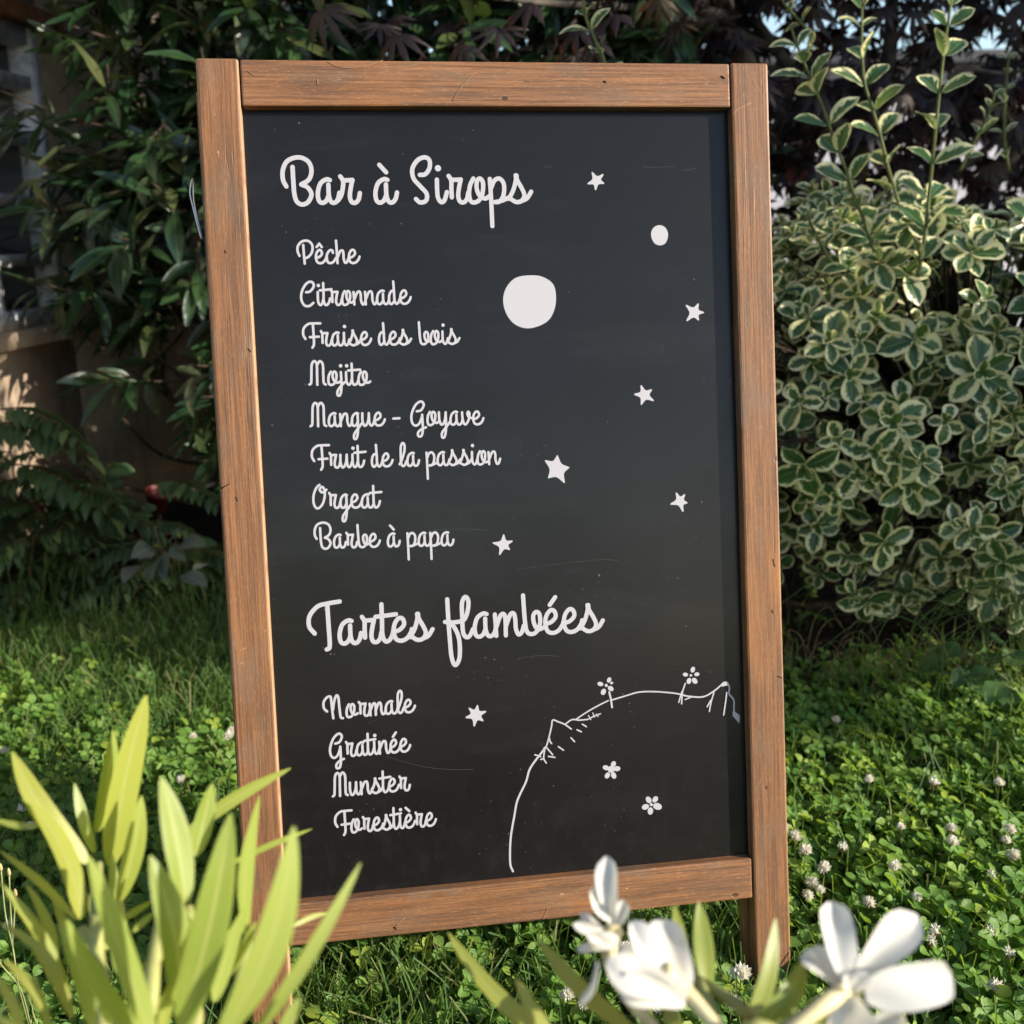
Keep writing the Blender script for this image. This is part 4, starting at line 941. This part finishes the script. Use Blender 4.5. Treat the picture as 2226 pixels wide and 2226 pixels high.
# ---- white clover blossoms
M_petal_c = leafmat('clover_floret', (.80, .77, .68), (.86, .84, .78), (.9, .86, .72), .35, .6, .2, (.6, .55, .4), .05, .2, third=(.72, .58, .46))
M_petal_b = leafmat('faded_floret', (.24, .15, .08), (.36, .25, .15), (.4, .25, .12), .2, .7, .15, (.3, .2, .1), .05, .2)
pt = [template(ovate(.17, .6, .7), 3, 1, .6, -.12)]
def blossom(wilted):
    me = []
    n1 = 46; v = []
    for k in range(n1):
        z = 1 - 1.55 * (k + .5) / n1; r_ = math.sqrt(max(0, 1 - z * z)); a = k * 2.4; v.append((r_ * math.cos(a), r_ * math.sin(a), z))
    v = np.array(v); 
    if wilted: v = v[v[:, 2] > .25] if False else v
    keep = v if not wilted else v[::3]
    hm = MB(); a_ = np.linspace(0, 2 * math.pi, 11)[:-1]
    th = np.linspace(.12, math.pi - .12, 7); hm.add([(.0040 * math.sin(t) * math.cos(a), .0040 * math.sin(t) * math.sin(a), .0040 * math.cos(t) - .0008) for t in th for a in a_], [(i * 10 + k, i * 10 + (k + 1) % 10, i * 10 + 10 + (k + 1) % 10, i * 10 + 10 + k) for i in range(6) for k in range(10)])
    t0 = pt[0]
    for q in keep:
        dq = unit(q + [0, 0, .45]); xq = unit(np.cross(dq, np.cross(q, [.1, .2, 1.0]) + 1e-6)); zq = np.cross(xq, dq); Lq = .0072 * rng.uniform(.75, 1.2)
        hm.add(q * .0030 + Lq * (t0[0][:, 0:1] * 1.5 * xq + t0[0][:, 1:2] * dq + t0[0][:, 2:3] * zq), t0[1], (), t0[2], rng.random())
    o = hm.build('flower_head', M_petal_c)
    m1 = o.data
    dn = np.array([(math.cos(a) * .8, math.sin(a) * .8, -.9) for a in np.linspace(0, 6.28, 26 if wilted else 9)[:-1]]) + rng.normal(size=(25 if wilted else 8, 3)) * .2
    o2 = scatter('faded_skirt', pt, dn * .0015, dn, np.cross(dn, [0.1, .2, 1.0]), .0075, M_petal_b); m2 = o2.data
    s = MB(); s.tube(smooth([(0, 0, 0), (.002, .001, -.03), (.008, .004, -.075)], 4), .0007, 5); o3 = s.build('stalk', M_greenstem); m3 = o3.data
    for x in (o, o2, o3): bpy.data.objects.remove(x)
    return m1, m2, m3
B = [blossom(False), blossom(True)]
k19 = 2226 / 1932
FL = [(1577, 1360, 0), (1885, 1478, 0), (1905, 1570, 0), (1795, 1560, 0), (1797, 1588, 0), (1520, 1612, 0), (1690, 1628, 0), (1688, 1645, 0), (1555, 1640, 0), (1532, 1662, 0), (1548, 1672, 0), (1524, 1690, 0), (1640, 1700, 0), (1730, 1690, 0), (1898, 1590, 0), (1912, 1612, 0), (1500, 1580, 0), (1870, 1655, 1),
      (1765, 1745, 1), (1757, 1775, 1), (1868, 1752, 1), (1645, 1785, 0), (438, 1388, 0), (365, 1398, 0), (341, 1470, 0), (8, 1418, 0), (432, 1400, 0), (40, 1520, 1), (18, 1742, 0), (60, 1560, 0), (1072, 1880, 0), (1102, 1892, 0), (1398, 1845, 0), (1436, 1775, 0), (1612, 1810, 1), (1880, 1850, 0), (1700, 1560, 0), (1640, 1475, 0), (1480, 1560, 0), (1432, 1700, 1), (1240, 1905, 1), (1330, 1915, 0), (560, 1750, 0),
      (1762, 1480, 1), (1590, 1600, 1), (1905, 1790, 1), (395, 1520, 1), (1380, 1890, 0), (1180, 1790, 1)]
for i, (x, y, w) in enumerate(FL):
    p = onground(x * k19, y * k19, .076); side = 'left' if x < 470 else ('right' if x > 1450 else 'under')
    where = {'left': 'lawn left of the sign', 'right': 'sunny clover right of the sign', 'under': 'grass under the sign'}[side]
    lab = ('wilted clover blossom with a drooping brown skirt in the ' if w else 'round white clover blossom on a thin stalk in the ') + where
    t = thing('clover_flower', lab, 'flower', (p[0], p[1], 0), 'white clover blossoms in the lawn')
    hgt = p[2] + rng.normal() * .004
    s = rng.uniform(.66, .98) * (1.35 if (x, y) == (1398, 1845) else 1)
    for nm, me, mt in zip(('flower_head', 'faded_skirt', 'stalk'), B[w], (M_petal_c, M_petal_b, M_greenstem)):
        if nm == 'faded_skirt' and not w and i % 3: continue
        o = bpy.data.objects.new(nm, me); C.objects.link(o); o.parent = t; o.location = (0, 0, hgt); o.scale = (s, s, s if nm != 'stalk' else hgt / .075)
        o.rotation_euler = (rng.normal() * .25 if nm != 'stalk' else 0, rng.normal() * .25 if nm != 'stalk' else 0, rng.uniform(0, 6))

# ---- broad-leaved weeds, long grass and stalks
M_weed = leafmat('weed_leaf', (0.045, 0.105, 0.03), (0.07, 0.14, 0.04), (.3, .45, .07), .25, .55, .3, (.14, .2, .08), .04, .4, (.09, .13, .07), .3)
wt = [template(ovate(.36, .42, .7), 7, 2, .25, c_, .03) for c_ in (.15, .35)]
def weed(label, pix, n, hgt, L, name='weed'):
    b = onground(*pix); t = thing(name, label, 'weed', tuple(b)); lf, ld, ln_, ll = [], [], [], []; st = MB()
    for k in range(n):
        a = k * 2.4 + rng.uniform(0, .5); hh = hgt * rng.uniform(.4, 1.0); o = np.array([math.cos(a), math.sin(a), 0]) * rng.uniform(.02, .09)
        p = o + [0, 0, hh]; st.tube(smooth([(0, 0, 0), o * .4 + [0, 0, hh * .7], p], 3), .0015, 4)
        lf.append(p); ld.append(unit([math.cos(a), math.sin(a) - .25, -.15 + rng.normal() * .2])); ln_.append(unit([rng.normal() * .25, -.45 + rng.normal() * .2, 1])); ll.append(L * rng.uniform(.7, 1.1))
    st.build('stem', M_greenstem, t); scatter('foliage', wt, lf, ld, ln_, ll, M_weed, t)
weed('broad leaved weed with toothed leaves under the variegated shrub near the frame edge', (2120, 1530), 12, .13, .06)
weed('low lobed weed in the shade directly below the variegated shrub', (1985, 1535), 9, .06, .05)
weed('small weed clump in the shaded clover close beside the right stile', (1770, 1545), 10, .05, .045)
weed('broad leaved weed at the right frame edge below the long grass', (2215, 1560), 10, .10, .06)
def rosette_weed(label, pix, n, L):
    b = onground(*pix); t = thing('plantain', label, 'weed', tuple(b)); lf, ld, ln_, ll = [], [], [], []
    for k in range(n):
        a = k * 2 * math.pi / n + .3; lf.append(np.array([0, 0, .01])); ld.append(unit([math.cos(a), math.sin(a), .75])); ln_.append(unit([-math.cos(a) * .7, -math.sin(a) * .7 - .3, 1])); ll.append(L * rng.uniform(.8, 1.1))
    scatter('foliage', wt, lf, ld, ln_, ll, M_weed, t, wid=np.full(n, .8))
rosette_weed('broad pale plantain leaf cluster in the shaded grass close to the left stile', (452, 1495), 5, .085)
rosette_weed('plantain rosette in the shaded grass above the tall oleander leaf', (205, 1555), 6, .075)
# long arching grass under the variegated shrub
def tuft(label, pix, n, L, spread, name='grass_tuft', mat=None, dry=False, dirx=0.0):
    b = onground(*pix); t = thing(name, label, 'grass', tuple(b)); m = MB()
    for k in range(n):
        a = rng.uniform(0, 6.28); o = np.array([rng.normal() * spread, rng.normal() * .04, 0]); l_ = L * rng.uniform(.5, 1.1)
        dx, dy = math.cos(a) * .45 + dirx, math.sin(a) * .25 - .12
        P = smooth([o, o + np.array([dx * .25, dy * .25, .75]) * l_, o + np.array([dx * .8, dy * .8, .95]) * l_, o + np.array([dx * 1.3, dy * 1.3, .7]) * l_], 4)
        m.tube(P, np.linspace(.0013, .0005, len(P)), 4, tint=rng.random())
    m.build('foliage', mat or M_grass, t)
M_dry = plain('dry_straw', (.17, .115, .06), .8, .15, 0, .4)
tuft('dark arching tuft of long grass under the variegated shrub at the right edge', (2200, 1530), 34, .34, .10, dirx=-.5)
tuft('sparse long grass bending over beneath the middle of the variegated shrub', (1990, 1545), 20, .26, .12, dirx=.35)
tuft('dry brown straw stems under the variegated shrub', (1890, 1530), 30, .17, .10, 'dry_grass', M_dry)
tuft('shaded grass tuft between the right stile and the dry straw', (1740, 1530), 20, .14, .05)
tuft('long green grass tuft at the lawn edge before the feathery shrub', (100, 1365), 26, .2, .05, dirx=.4)
tuft('grass tuft at the lawn edge beside the left stile', (440, 1365), 34, .13, .05)
# thin seed stalks at the lower left
sp = thing('weed_stalk', 'thin branching weed stalk with tiny buds in the lower left corner', 'weed', tuple(onground(70, 2200))); b = np.array(sp.location); m = MB(); bud = MB(); M_bud = plain('straw_bud', (.40, .33, .14), .7)
for pts in (((62, 2226), (40, 2140), (28, 2060), (12, 1990), (2, 1890)), ((28, 2060), (22, 1960), (20, 1900)), ((66, 2226), (45, 2150), (5, 2100), (-20, 2060)), ((80, 2226), (70, 2190), (84, 2160)), ((70, 2190), (62, 2165), (66, 2158)), ((28, 2040), (34, 1945))):
    P = smooth([at(x, y, .95) for x, y in pts], 4) - b; m.tube(P, .0008, 5)
    q = P[-1]; bud.tube([q - [0, 0, .002], q, q + [0, 0, .004], q + [0, 0, .007]], [.001, .002, .0018, .0006], 6); bud.build('bud', M_bud, sp); bud = MB()
m.tube([np.array([0, 0, 0]), at(66, 2226, .95) - b], .001, 5); m.tube([np.array([0.005, 0, 0]), at(80, 2226, .95) - b], .001, 5)
m.build('stem', plain('pale_green_stalk', (.28, .30, .12), .6), sp)
# narrow-leaved weed at the lower right
nw = thing('narrow_leaved_weed', 'upright weed with narrow pointed leaves in the lower right corner', 'weed', tuple(onground(2150, 2240))); b = np.array(nw.location); lf, ld, ln_, ll = [], [], [], []
c9 = crop(1700, 1900, 3.673)
for bx, by, tx, ty in ((1680, 1130, 1460, 870), (1670, 1080, 1560, 890), (1690, 1040, 1650, 860), (1720, 1010, 1810, 870), (1700, 1100, 1930, 1070), (1720, 1120, 1940, 1120), (1660, 1130, 1430, 1010), (1650, 1150, 1440, 1090), (1700, 1040, 1750, 960), (1690, 1060, 1600, 990), (1720, 1150, 1900, 1180), (1690, 1120, 1780, 1000)):
    p, t = at(*c9((bx, by)), 1.04), at(*c9((tx, ty)), 1.02 + rng.normal() * .03); lf.append(p - b); ld.append(t - p); ln_.append(unit(np.array([rng.normal() * .3, -.4, 1]))); ll.append(np.linalg.norm(t - p) * 1.1)
m = MB(); m.tube(smooth([np.zeros(3), (at(*c9((1690, 1150)), 1.04) - b) * .6, at(*c9((1690, 1050)), 1.04) - b], 4), .0018, 6); m.build('stem', M_greenstem, nw)
scatter('foliage', [template(lance(.085, .7), 6, 1, .4, .25), template(lance(.085, .7), 6, 1, .4, .05)], lf, ld, ln_, ll, M_weed, nw)

# ================================================================== OLEANDERS IN FRONT
def ole_mat(name, a, b, third):
    return leafmat(name, a, b, (0.95, 1.0, 0.12), .46, .36, .45, (0.86, 0.82, 0.42), .055, .9, (0.30, 0.34, 0.06), .05, third=third, bumpy=.1, tmix=.22)
M_ole = ole_mat('oleander_leaf', (0.085, 0.25, 0.02), (0.50, 0.65, 0.21), (0.74, 0.66, 0.12))
M_olestem = plain('oleander_stem', (0.30, 0.30, 0.10), .55, .3)
M_terra = plain('terracotta', (0.34, 0.15, 0.085), .85, .15, 0, .2, 25)
c5 = crop(0, 1500, 2.661); c8 = crop(1126, 1700, 1.7564); c7 = crop(600, 1700, 3.086)
def oleaf(mb, cv, base, tip, w, d0, d1, bend=0.0, tint=.3, roll=0.0, z=1.0):
    """one long leaf from base to tip; w is its full width in the crop's pixels, bend its sideways bow"""
    p, t = at(*cv(base), d0), at(*cv(tip), d1)
    ax = t - p; L = np.linalg.norm(ax); ax /= L
    vd = unit((p + t) / 2 - CAM); side = unit(np.cross(ax, vd)); nrm = np.cross(side, ax)     # nrm looks towards the viewer
    if nrm @ vd > 0: nrm = -nrm
    if (side @ sun_dir) * roll > 0: roll = -roll
    roll *= 1.6
    s2 = side * math.cos(roll) + nrm * math.sin(roll); n2 = np.cross(s2, ax); n2 = n2 if n2 @ vd < 0 else -n2
    hw = w / (cv((1, 0))[0] - cv((0, 0))[0]) ** -1 / 2 / F * (d0 + d1) / 2
    hw /= max(.35, abs(math.cos(roll)))
    arc = rng.uniform(-.03, .07); ph_ = rng.uniform(0, 6); nl_, V, U = 14, [], []
    for i in range(nl_ + 1):
        v = i / nl_; ww = hw * max(2.10 * (.02 + .97 * v) ** .55 * (1 - (.02 + .97 * v)) ** .74, .05)
        c_ = p + ax * L * v + side * (bend * L * math.sin(math.pi * v)) + nrm * (arc * L * math.sin(math.pi * v))
        for u in (-1, -.5, 0, .5, 1):
            V.append(c_ + s2 * ww * u + n2 * (min(abs(u), .5) * ww * .30 + .06 * ww * math.sin(7 * v + 3 * ph_) * u)); U.append((u * .5 + .5, v))
    Q = [(i * 5 + j, i * 5 + j + 1, i * 5 + j + 6, i * 5 + j + 5) for i in range(nl_) for j in range(4)]
    mb.add(V, Q, (), U, tint)
def potted(name, label, base_xy, rim_z, rr):
    t = thing(name, label, 'potted plant', (base_xy[0], base_xy[1], 0))
    h = rim_z
    lathe([(0, 0), (rr * .68, 0), (rr * .95, h - .05), (rr * 1.04, h - .05), (rr * 1.06, h), (rr * .97, h), (rr * .92, h - .04), (0, h - .045)], 40).build('pot', M_terra, t)
    return t, np.array(t.location)
ol, o0 = potted('oleander', 'potted oleander with a dense sheaf of yellow green leaves in the lower left foreground', (-.30, .47), .36, .14)
fol = MB()
LV = [((640, 1010), (845, 30), 215, .60, .63, .02, .90, .35), ((560, 820), (655, 230), 120, .62, .64, -.02, .45, .5), ((505, 1000), (70, 360), 165, .57, .59, .05, .95, .2), ((470, 1320), (172, 640), 150, .54, .57, -.07, .93, .4),
      ((545, 940), (430, 540), 85, .60, .61, .02, .20, -.2), ((690, 1220), (818, 612), 150, .58, .60, -.03, .86, .3), ((1075, 1230), (932, 505), 200, .50, .52, -.02, .15, -.3), ((1130, 960), (1228, 540), 140, .55, .57, .0, .34, .3),
      ((1050, 1960), (1335, 715), 285, .45, .49, -.02, .05, .1), ((1030, 870), (1682, 452), 95, .60, .64, .04, .84, .3), ((1280, 1030), (1806, 803), 48, .61, .65, .02, .82, .4), ((1420, 1420), (1500, 612), 105, .53, .56, .05, .60, .6),
      ((1270, 2020), (1700, 790), 270, .41, .44, -.07, .66, -.35), ((1480, 1990), (2087, 1000), 115, .43, .47, -.02, .64, .2), ((880, 2040), (510, 960), 185, .44, .47, .0, .22, .5), ((1060, 1830), (868, 960), 250, .47, .49, -.04, .02, .35),
      ((440, 1330), (-10, 925), 62, .55, .57, -.03, .9, .3), ((410, 1780), (-10, 1105), 75, .52, .54, -.05, .87, .3), ((360, 1660), (-10, 1345), 72, .50, .52, -.06, .91, .2), ((540, 1960), (338, 1330), 130, .46, .48, -.03, .63, -.3),
      ((800, 2000), (385, 1330), 150, .45, .46, .05, .30, .5), ((220, 790), (-40, 745), 50, .55, .55, .05, .85, .2), ((100, 1980), (-10, 1885), 70, .42, .43, .0, .10, .2), ((1600, 2050), (1735, 1770), 110, .42, .43, .0, .66, .1),
      ((700, 1330), (890, 1215), 55, .56, .57, .0, .88, .2), ((760, 1400), (900, 1280), 55, .55, .56, .0, .62, .2), ((820, 1600), (1010, 1500), 60, .53, .54, .0, .88, .3), ((1690, 1370), (1900, 1290), 40, .60, .62, .05, .9, .1), ((1330, 1650), (1480, 1340), 70, .52, .53, .0, .6, .4),
      ((880, 1960), (1000, 1700), 120, .50, .50, .0, .60, .2), ((1180, 1500), (1360, 1380), 60, .54, .55, .0, .64, .3), ((560, 1700), (430, 1500), 90, .52, .53, .0, .62, .3),
      ((620, 1500), (520, 1180), 95, .56, .57, .04, .90, .4), ((690, 1650), (600, 1150), 110, .53, .55, -.03, .64, .3), ((960, 1500), (1010, 1040), 120, .55, .57, .03, .30, .3), ((1180, 1300), (1290, 880), 110, .56, .58, .03, .62, .3), ((1240, 1800), (1420, 1250), 130, .50, .52, .03, .64, .4),
      ((420, 1900), (180, 1480), 90, .50, .52, -.05, .92, .3), ((640, 1932), (560, 1560), 110, .47, .48, .02, .64, .3), ((930, 2000), (1010, 1640), 100, .47, .48, .02, .88, .2), ((300, 2000), (190, 1640), 60, .50, .52, 0, .62, .2),
      ((260, 1500), (30, 1180), 70, .54, .56, -.05, .94, .3), ((240, 1850), (20, 1560), 80, .48, .50, -.06, .90, .3), ((330, 1540), (150, 1120), 75, .55, .57, -.04, .62, .4), ((130, 2000), (-30, 1640), 80, .45, .47, -.04, .92, .3), ((470, 1700), (300, 1200), 80, .53, .56, -.03, .92, .4), ((720, 1450), (640, 930), 90, .58, .60, .02, .62, .4), ((1400, 1900), (1560, 1330), 80, .50, .53, .03, .92, .4)]
for b_, t_, w_, d0, d1, bend, ti, ro in LV: oleaf(fol, c5, b_, t_, w_, d0, d1, bend, ti, ro)
for v_ in fol.v: v_ -= o0
fol.build('foliage', M_ole, ol)
sm = MB()
for pts in (((560, 1000), (560, 1500), (600, 2100)), ((1090, 1250), (1100, 1700), (1060, 2150)), ((480, 1380), (560, 1700), (640, 2150)), ((1430, 1450), (1350, 1850), (1200, 2200)), ((1050, 900), (900, 1500), (800, 2100))):
    P = [at(*c5(q), .54 - .03 * i) for i, q in enumerate(pts)]; P.append(np.array([o0[0] + (P[0][0] - o0[0]) * .35, o0[1] + rng.normal() * .03, .30]))
    sm.tube(smooth(P, 6) - o0, np.linspace(.0032, .006, 19), 7)
sm.build('stem', M_olestem, ol)
ol2, o2 = potted('oleander', 'potted white flowering oleander at the bottom right in the foreground', (.10, .42), .34, .13)
fol = MB()
for b_, t_, w_, d0, d1, bend, ti, ro in (((1240, 2290), (974, 2027), 50, .50, .56, .06, .90, .3), ((1385, 2250), (1168, 2038), 52, .47, .52, .05, .88, .3), ((1492, 2140), (1466, 1968), 44, .52, .54, .0, .86, .2), ((1538, 2150), (1519, 1960), 58, .50, .53, .0, .25, -.2),
        ((1610, 2270), (1686, 1996), 50, .46, .50, -.06, .62, .3), ((1660, 2240), (1750, 2085), 70, .43, .46, -.05, .04, .2), ((1205, 2260), (1120, 2125), 40, .46, .48, .04, .9, .3), ((1590, 2300), (1720, 2140), 70, .42, .44, -.04, .06, .2), ((1405, 2260), (1400, 2160), 36, .47, .5, 0, .3, .1), ((1480, 2280), (1450, 2170), 50, .46, .49, 0, .6, .1), ((1690, 2300), (1800, 2190), 60, .43, .44, -.03, .6, .1)):
    oleaf(fol, lambda p: p, b_, t_, w_, d0, d1, bend, ti, ro)
for v_ in fol.v: v_ -= o2
fol.build('foliage', M_ole, ol2)
sm = MB()
for pts, ds in ((((1520, 2130), (1560, 2240), (1540, 2330)), (.49, .45, .42)), (((1300, 2260), (1480, 2330)), (.45, .42)), (((1760, 2240), (1640, 2320), (1560, 2380)), (.42, .42, .41)), (((1500, 2120), (1620, 2200), (1660, 2300)), (.5, .46, .43)), (((1780, 2190), (1700, 2240), (1600, 2330)), (.425, .42, .41))):
    P = [at(x, y, dd) for (x, y), dd in zip(pts, ds)]; P.append(np.array([o2[0] + (P[0][0] - o2[0]) * .3, o2[1], .29])); sm.tube(smooth(P, 6) - o2, np.linspace(.0026, .006, len(smooth(P, 6))), 7)
sm.build('stem', M_olestem, ol2)
M_white = leafmat('white_petal', (0.78, 0.74, 0.66), (0.82, 0.79, 0.73), (0.90, 0.85, 0.70), .30, .55, .25, (.72, .69, .58), .05, .15, None, .0, None, 0.03)
def petal(mb, base, tip, w, d0, d1, bend=0., roll=0., round_=.55, curl=.12):
    p, t = at(*base, d0), at(*tip, d1); ax = t - p; L = np.linalg.norm(ax); ax /= L; vd = unit((p + t) / 2 - CAM)
    side = unit(np.cross(ax, vd)); nrm = np.cross(side, ax); nrm = nrm if nrm @ vd < 0 else -nrm; roll += rng.normal() * .28; curl += rng.normal() * .06
    s2 = side * math.cos(roll) + nrm * math.sin(roll); n2 = np.cross(s2, ax); n2 = n2 if n2 @ vd < 0 else -n2
    hw = 1.06 * w / 2 / F * (d0 + d1) / 2; V, U = [], []; irr = rng.uniform(.1, .3); ph = rng.uniform(0, 6)
    for i in range(11):
        v = i / 10; ww = hw * max(.10, 1.16 * (.04 + .95 * v) ** (.36 + .4 * (round_ - .45)) * (1 - (.02 + .975 * v) ** 4.5) ** .55)
        ww *= 1 + irr * math.sin(v * 6 + ph) * .5
        c_ = p + ax * L * v + side * bend * L * math.sin(math.pi * v) + nrm * (curl * L * math.sin(math.pi * v * .8)) 
        for u in (-1, -.6, -.25, 0, .25, .6, 1): V.append(c_ + s2 * ww * u + n2 * ((u * u) * ww * .35 + .16 * ww * math.sin(4.5 * v + 3 * u + ph))); U.append((u * .5 + .5, v))
    mb.add(V, [(i * 7 + j, i * 7 + j + 1, i * 7 + j + 8, i * 7 + j + 7) for i in range(10) for j in range(6)], (), U, rng.random())
def bloom(pets, tube_pts, label):
    m = MB()
    for q in pets: petal(m, *q)
    for v_ in m.v: v_ -= o2
    o = m.build('flower', M_white, ol2); o['label'] = label
    s = MB(); P = smooth([at(x, y, d) for x, y, d in tube_pts], 5) - o2; s.tube(P, np.linspace(.0052, .0026, len(P)), 9); s.build('flower_tube', plain('cream_flower_tube', (.66, .56, .30), .6, .3), o)
bloom([((1850, 2138), (1806, 1966), 92, .44, .47, .02, .1), ((1865, 2135), (1992, 1992), 100, .44, .46, .03, .2), ((1880, 2160), (2062, 2125), 120, .43, .44, -.02, .15, .45), ((1835, 2150), (1757, 2068), 88, .44, .46, .0, .3), ((1850, 2165), (1865, 2270), 120, .43, .42, .0, .1, .45),
       ((1855, 2150), (1838, 2110), 44, .43, .43, 0, .3), ((1858, 2152), (1885, 2112), 40, .43, .43, 0, .3)], [(1855, 2150, .44), (1810, 2170, .43), (1750, 2215, .42), (1690, 2260, .415)], 'wide open white blossom with five petals')
bloom([((1480, 2140), (1372, 2005), 80, .44, .46, .02, .2), ((1490, 2150), (1425, 2003), 90, .44, .47, -.06, .3), ((1470, 2165), (1318, 2092), 110, .43, .44, .04, .2, .5), ((1490, 2175), (1340, 2140), 90, .43, .43, -.05, .1, .5), ((1475, 2160), (1345, 2060), 110, .45, .46, 0, .2)], [(1440, 2110, .44), (1485, 2150, .44), (1530, 2200, .43), (1575, 2250, .42)], 'white blossom seen from the side like a funnel')
bloom([((1335, 2010), (1318, 1862), 58, .50, .52, .03, .2), ((1330, 2000), (1290, 1925), 60, .50, .51, .05, .3), ((1345, 2010), (1355, 1955), 36, .50, .50, -.05, .4), ((1330, 2030), (1245, 2010), 30, .5, .5, .05, .5), ((1330, 2040), (1262, 1985), 30, .5, .51, .05, .4), ((1320, 2055), (1255, 2065), 26, .5, .5, .0, .3), ((1345, 2045), (1280, 2045), 50, .49, .49, 0, .2), ((1330, 2060), (1275, 2035), 40, .49, .49, 0, .4), ((1300, 2090), (1262, 2180), 22, .47, .47, .1, .2)], [(1335, 2020, .5), (1325, 2060, .5), (1335, 2110, .49), (1390, 2200, .46), (1480, 2290, .43)], 'half withered white blossom with one upright petal')
bloom([((1870, 2290), (1800, 2190), 90, .43, .43, 0, .2), ((1880, 2290), (1960, 2200), 100, .43, .43, 0, .2), ((1840, 2300), (1740, 2235), 80, .42, .42, 0, .2)], [(1870, 2290, .43), (1800, 2320, .42), (1700, 2360, .41)], 'lower white blossom cut by the bottom edge')
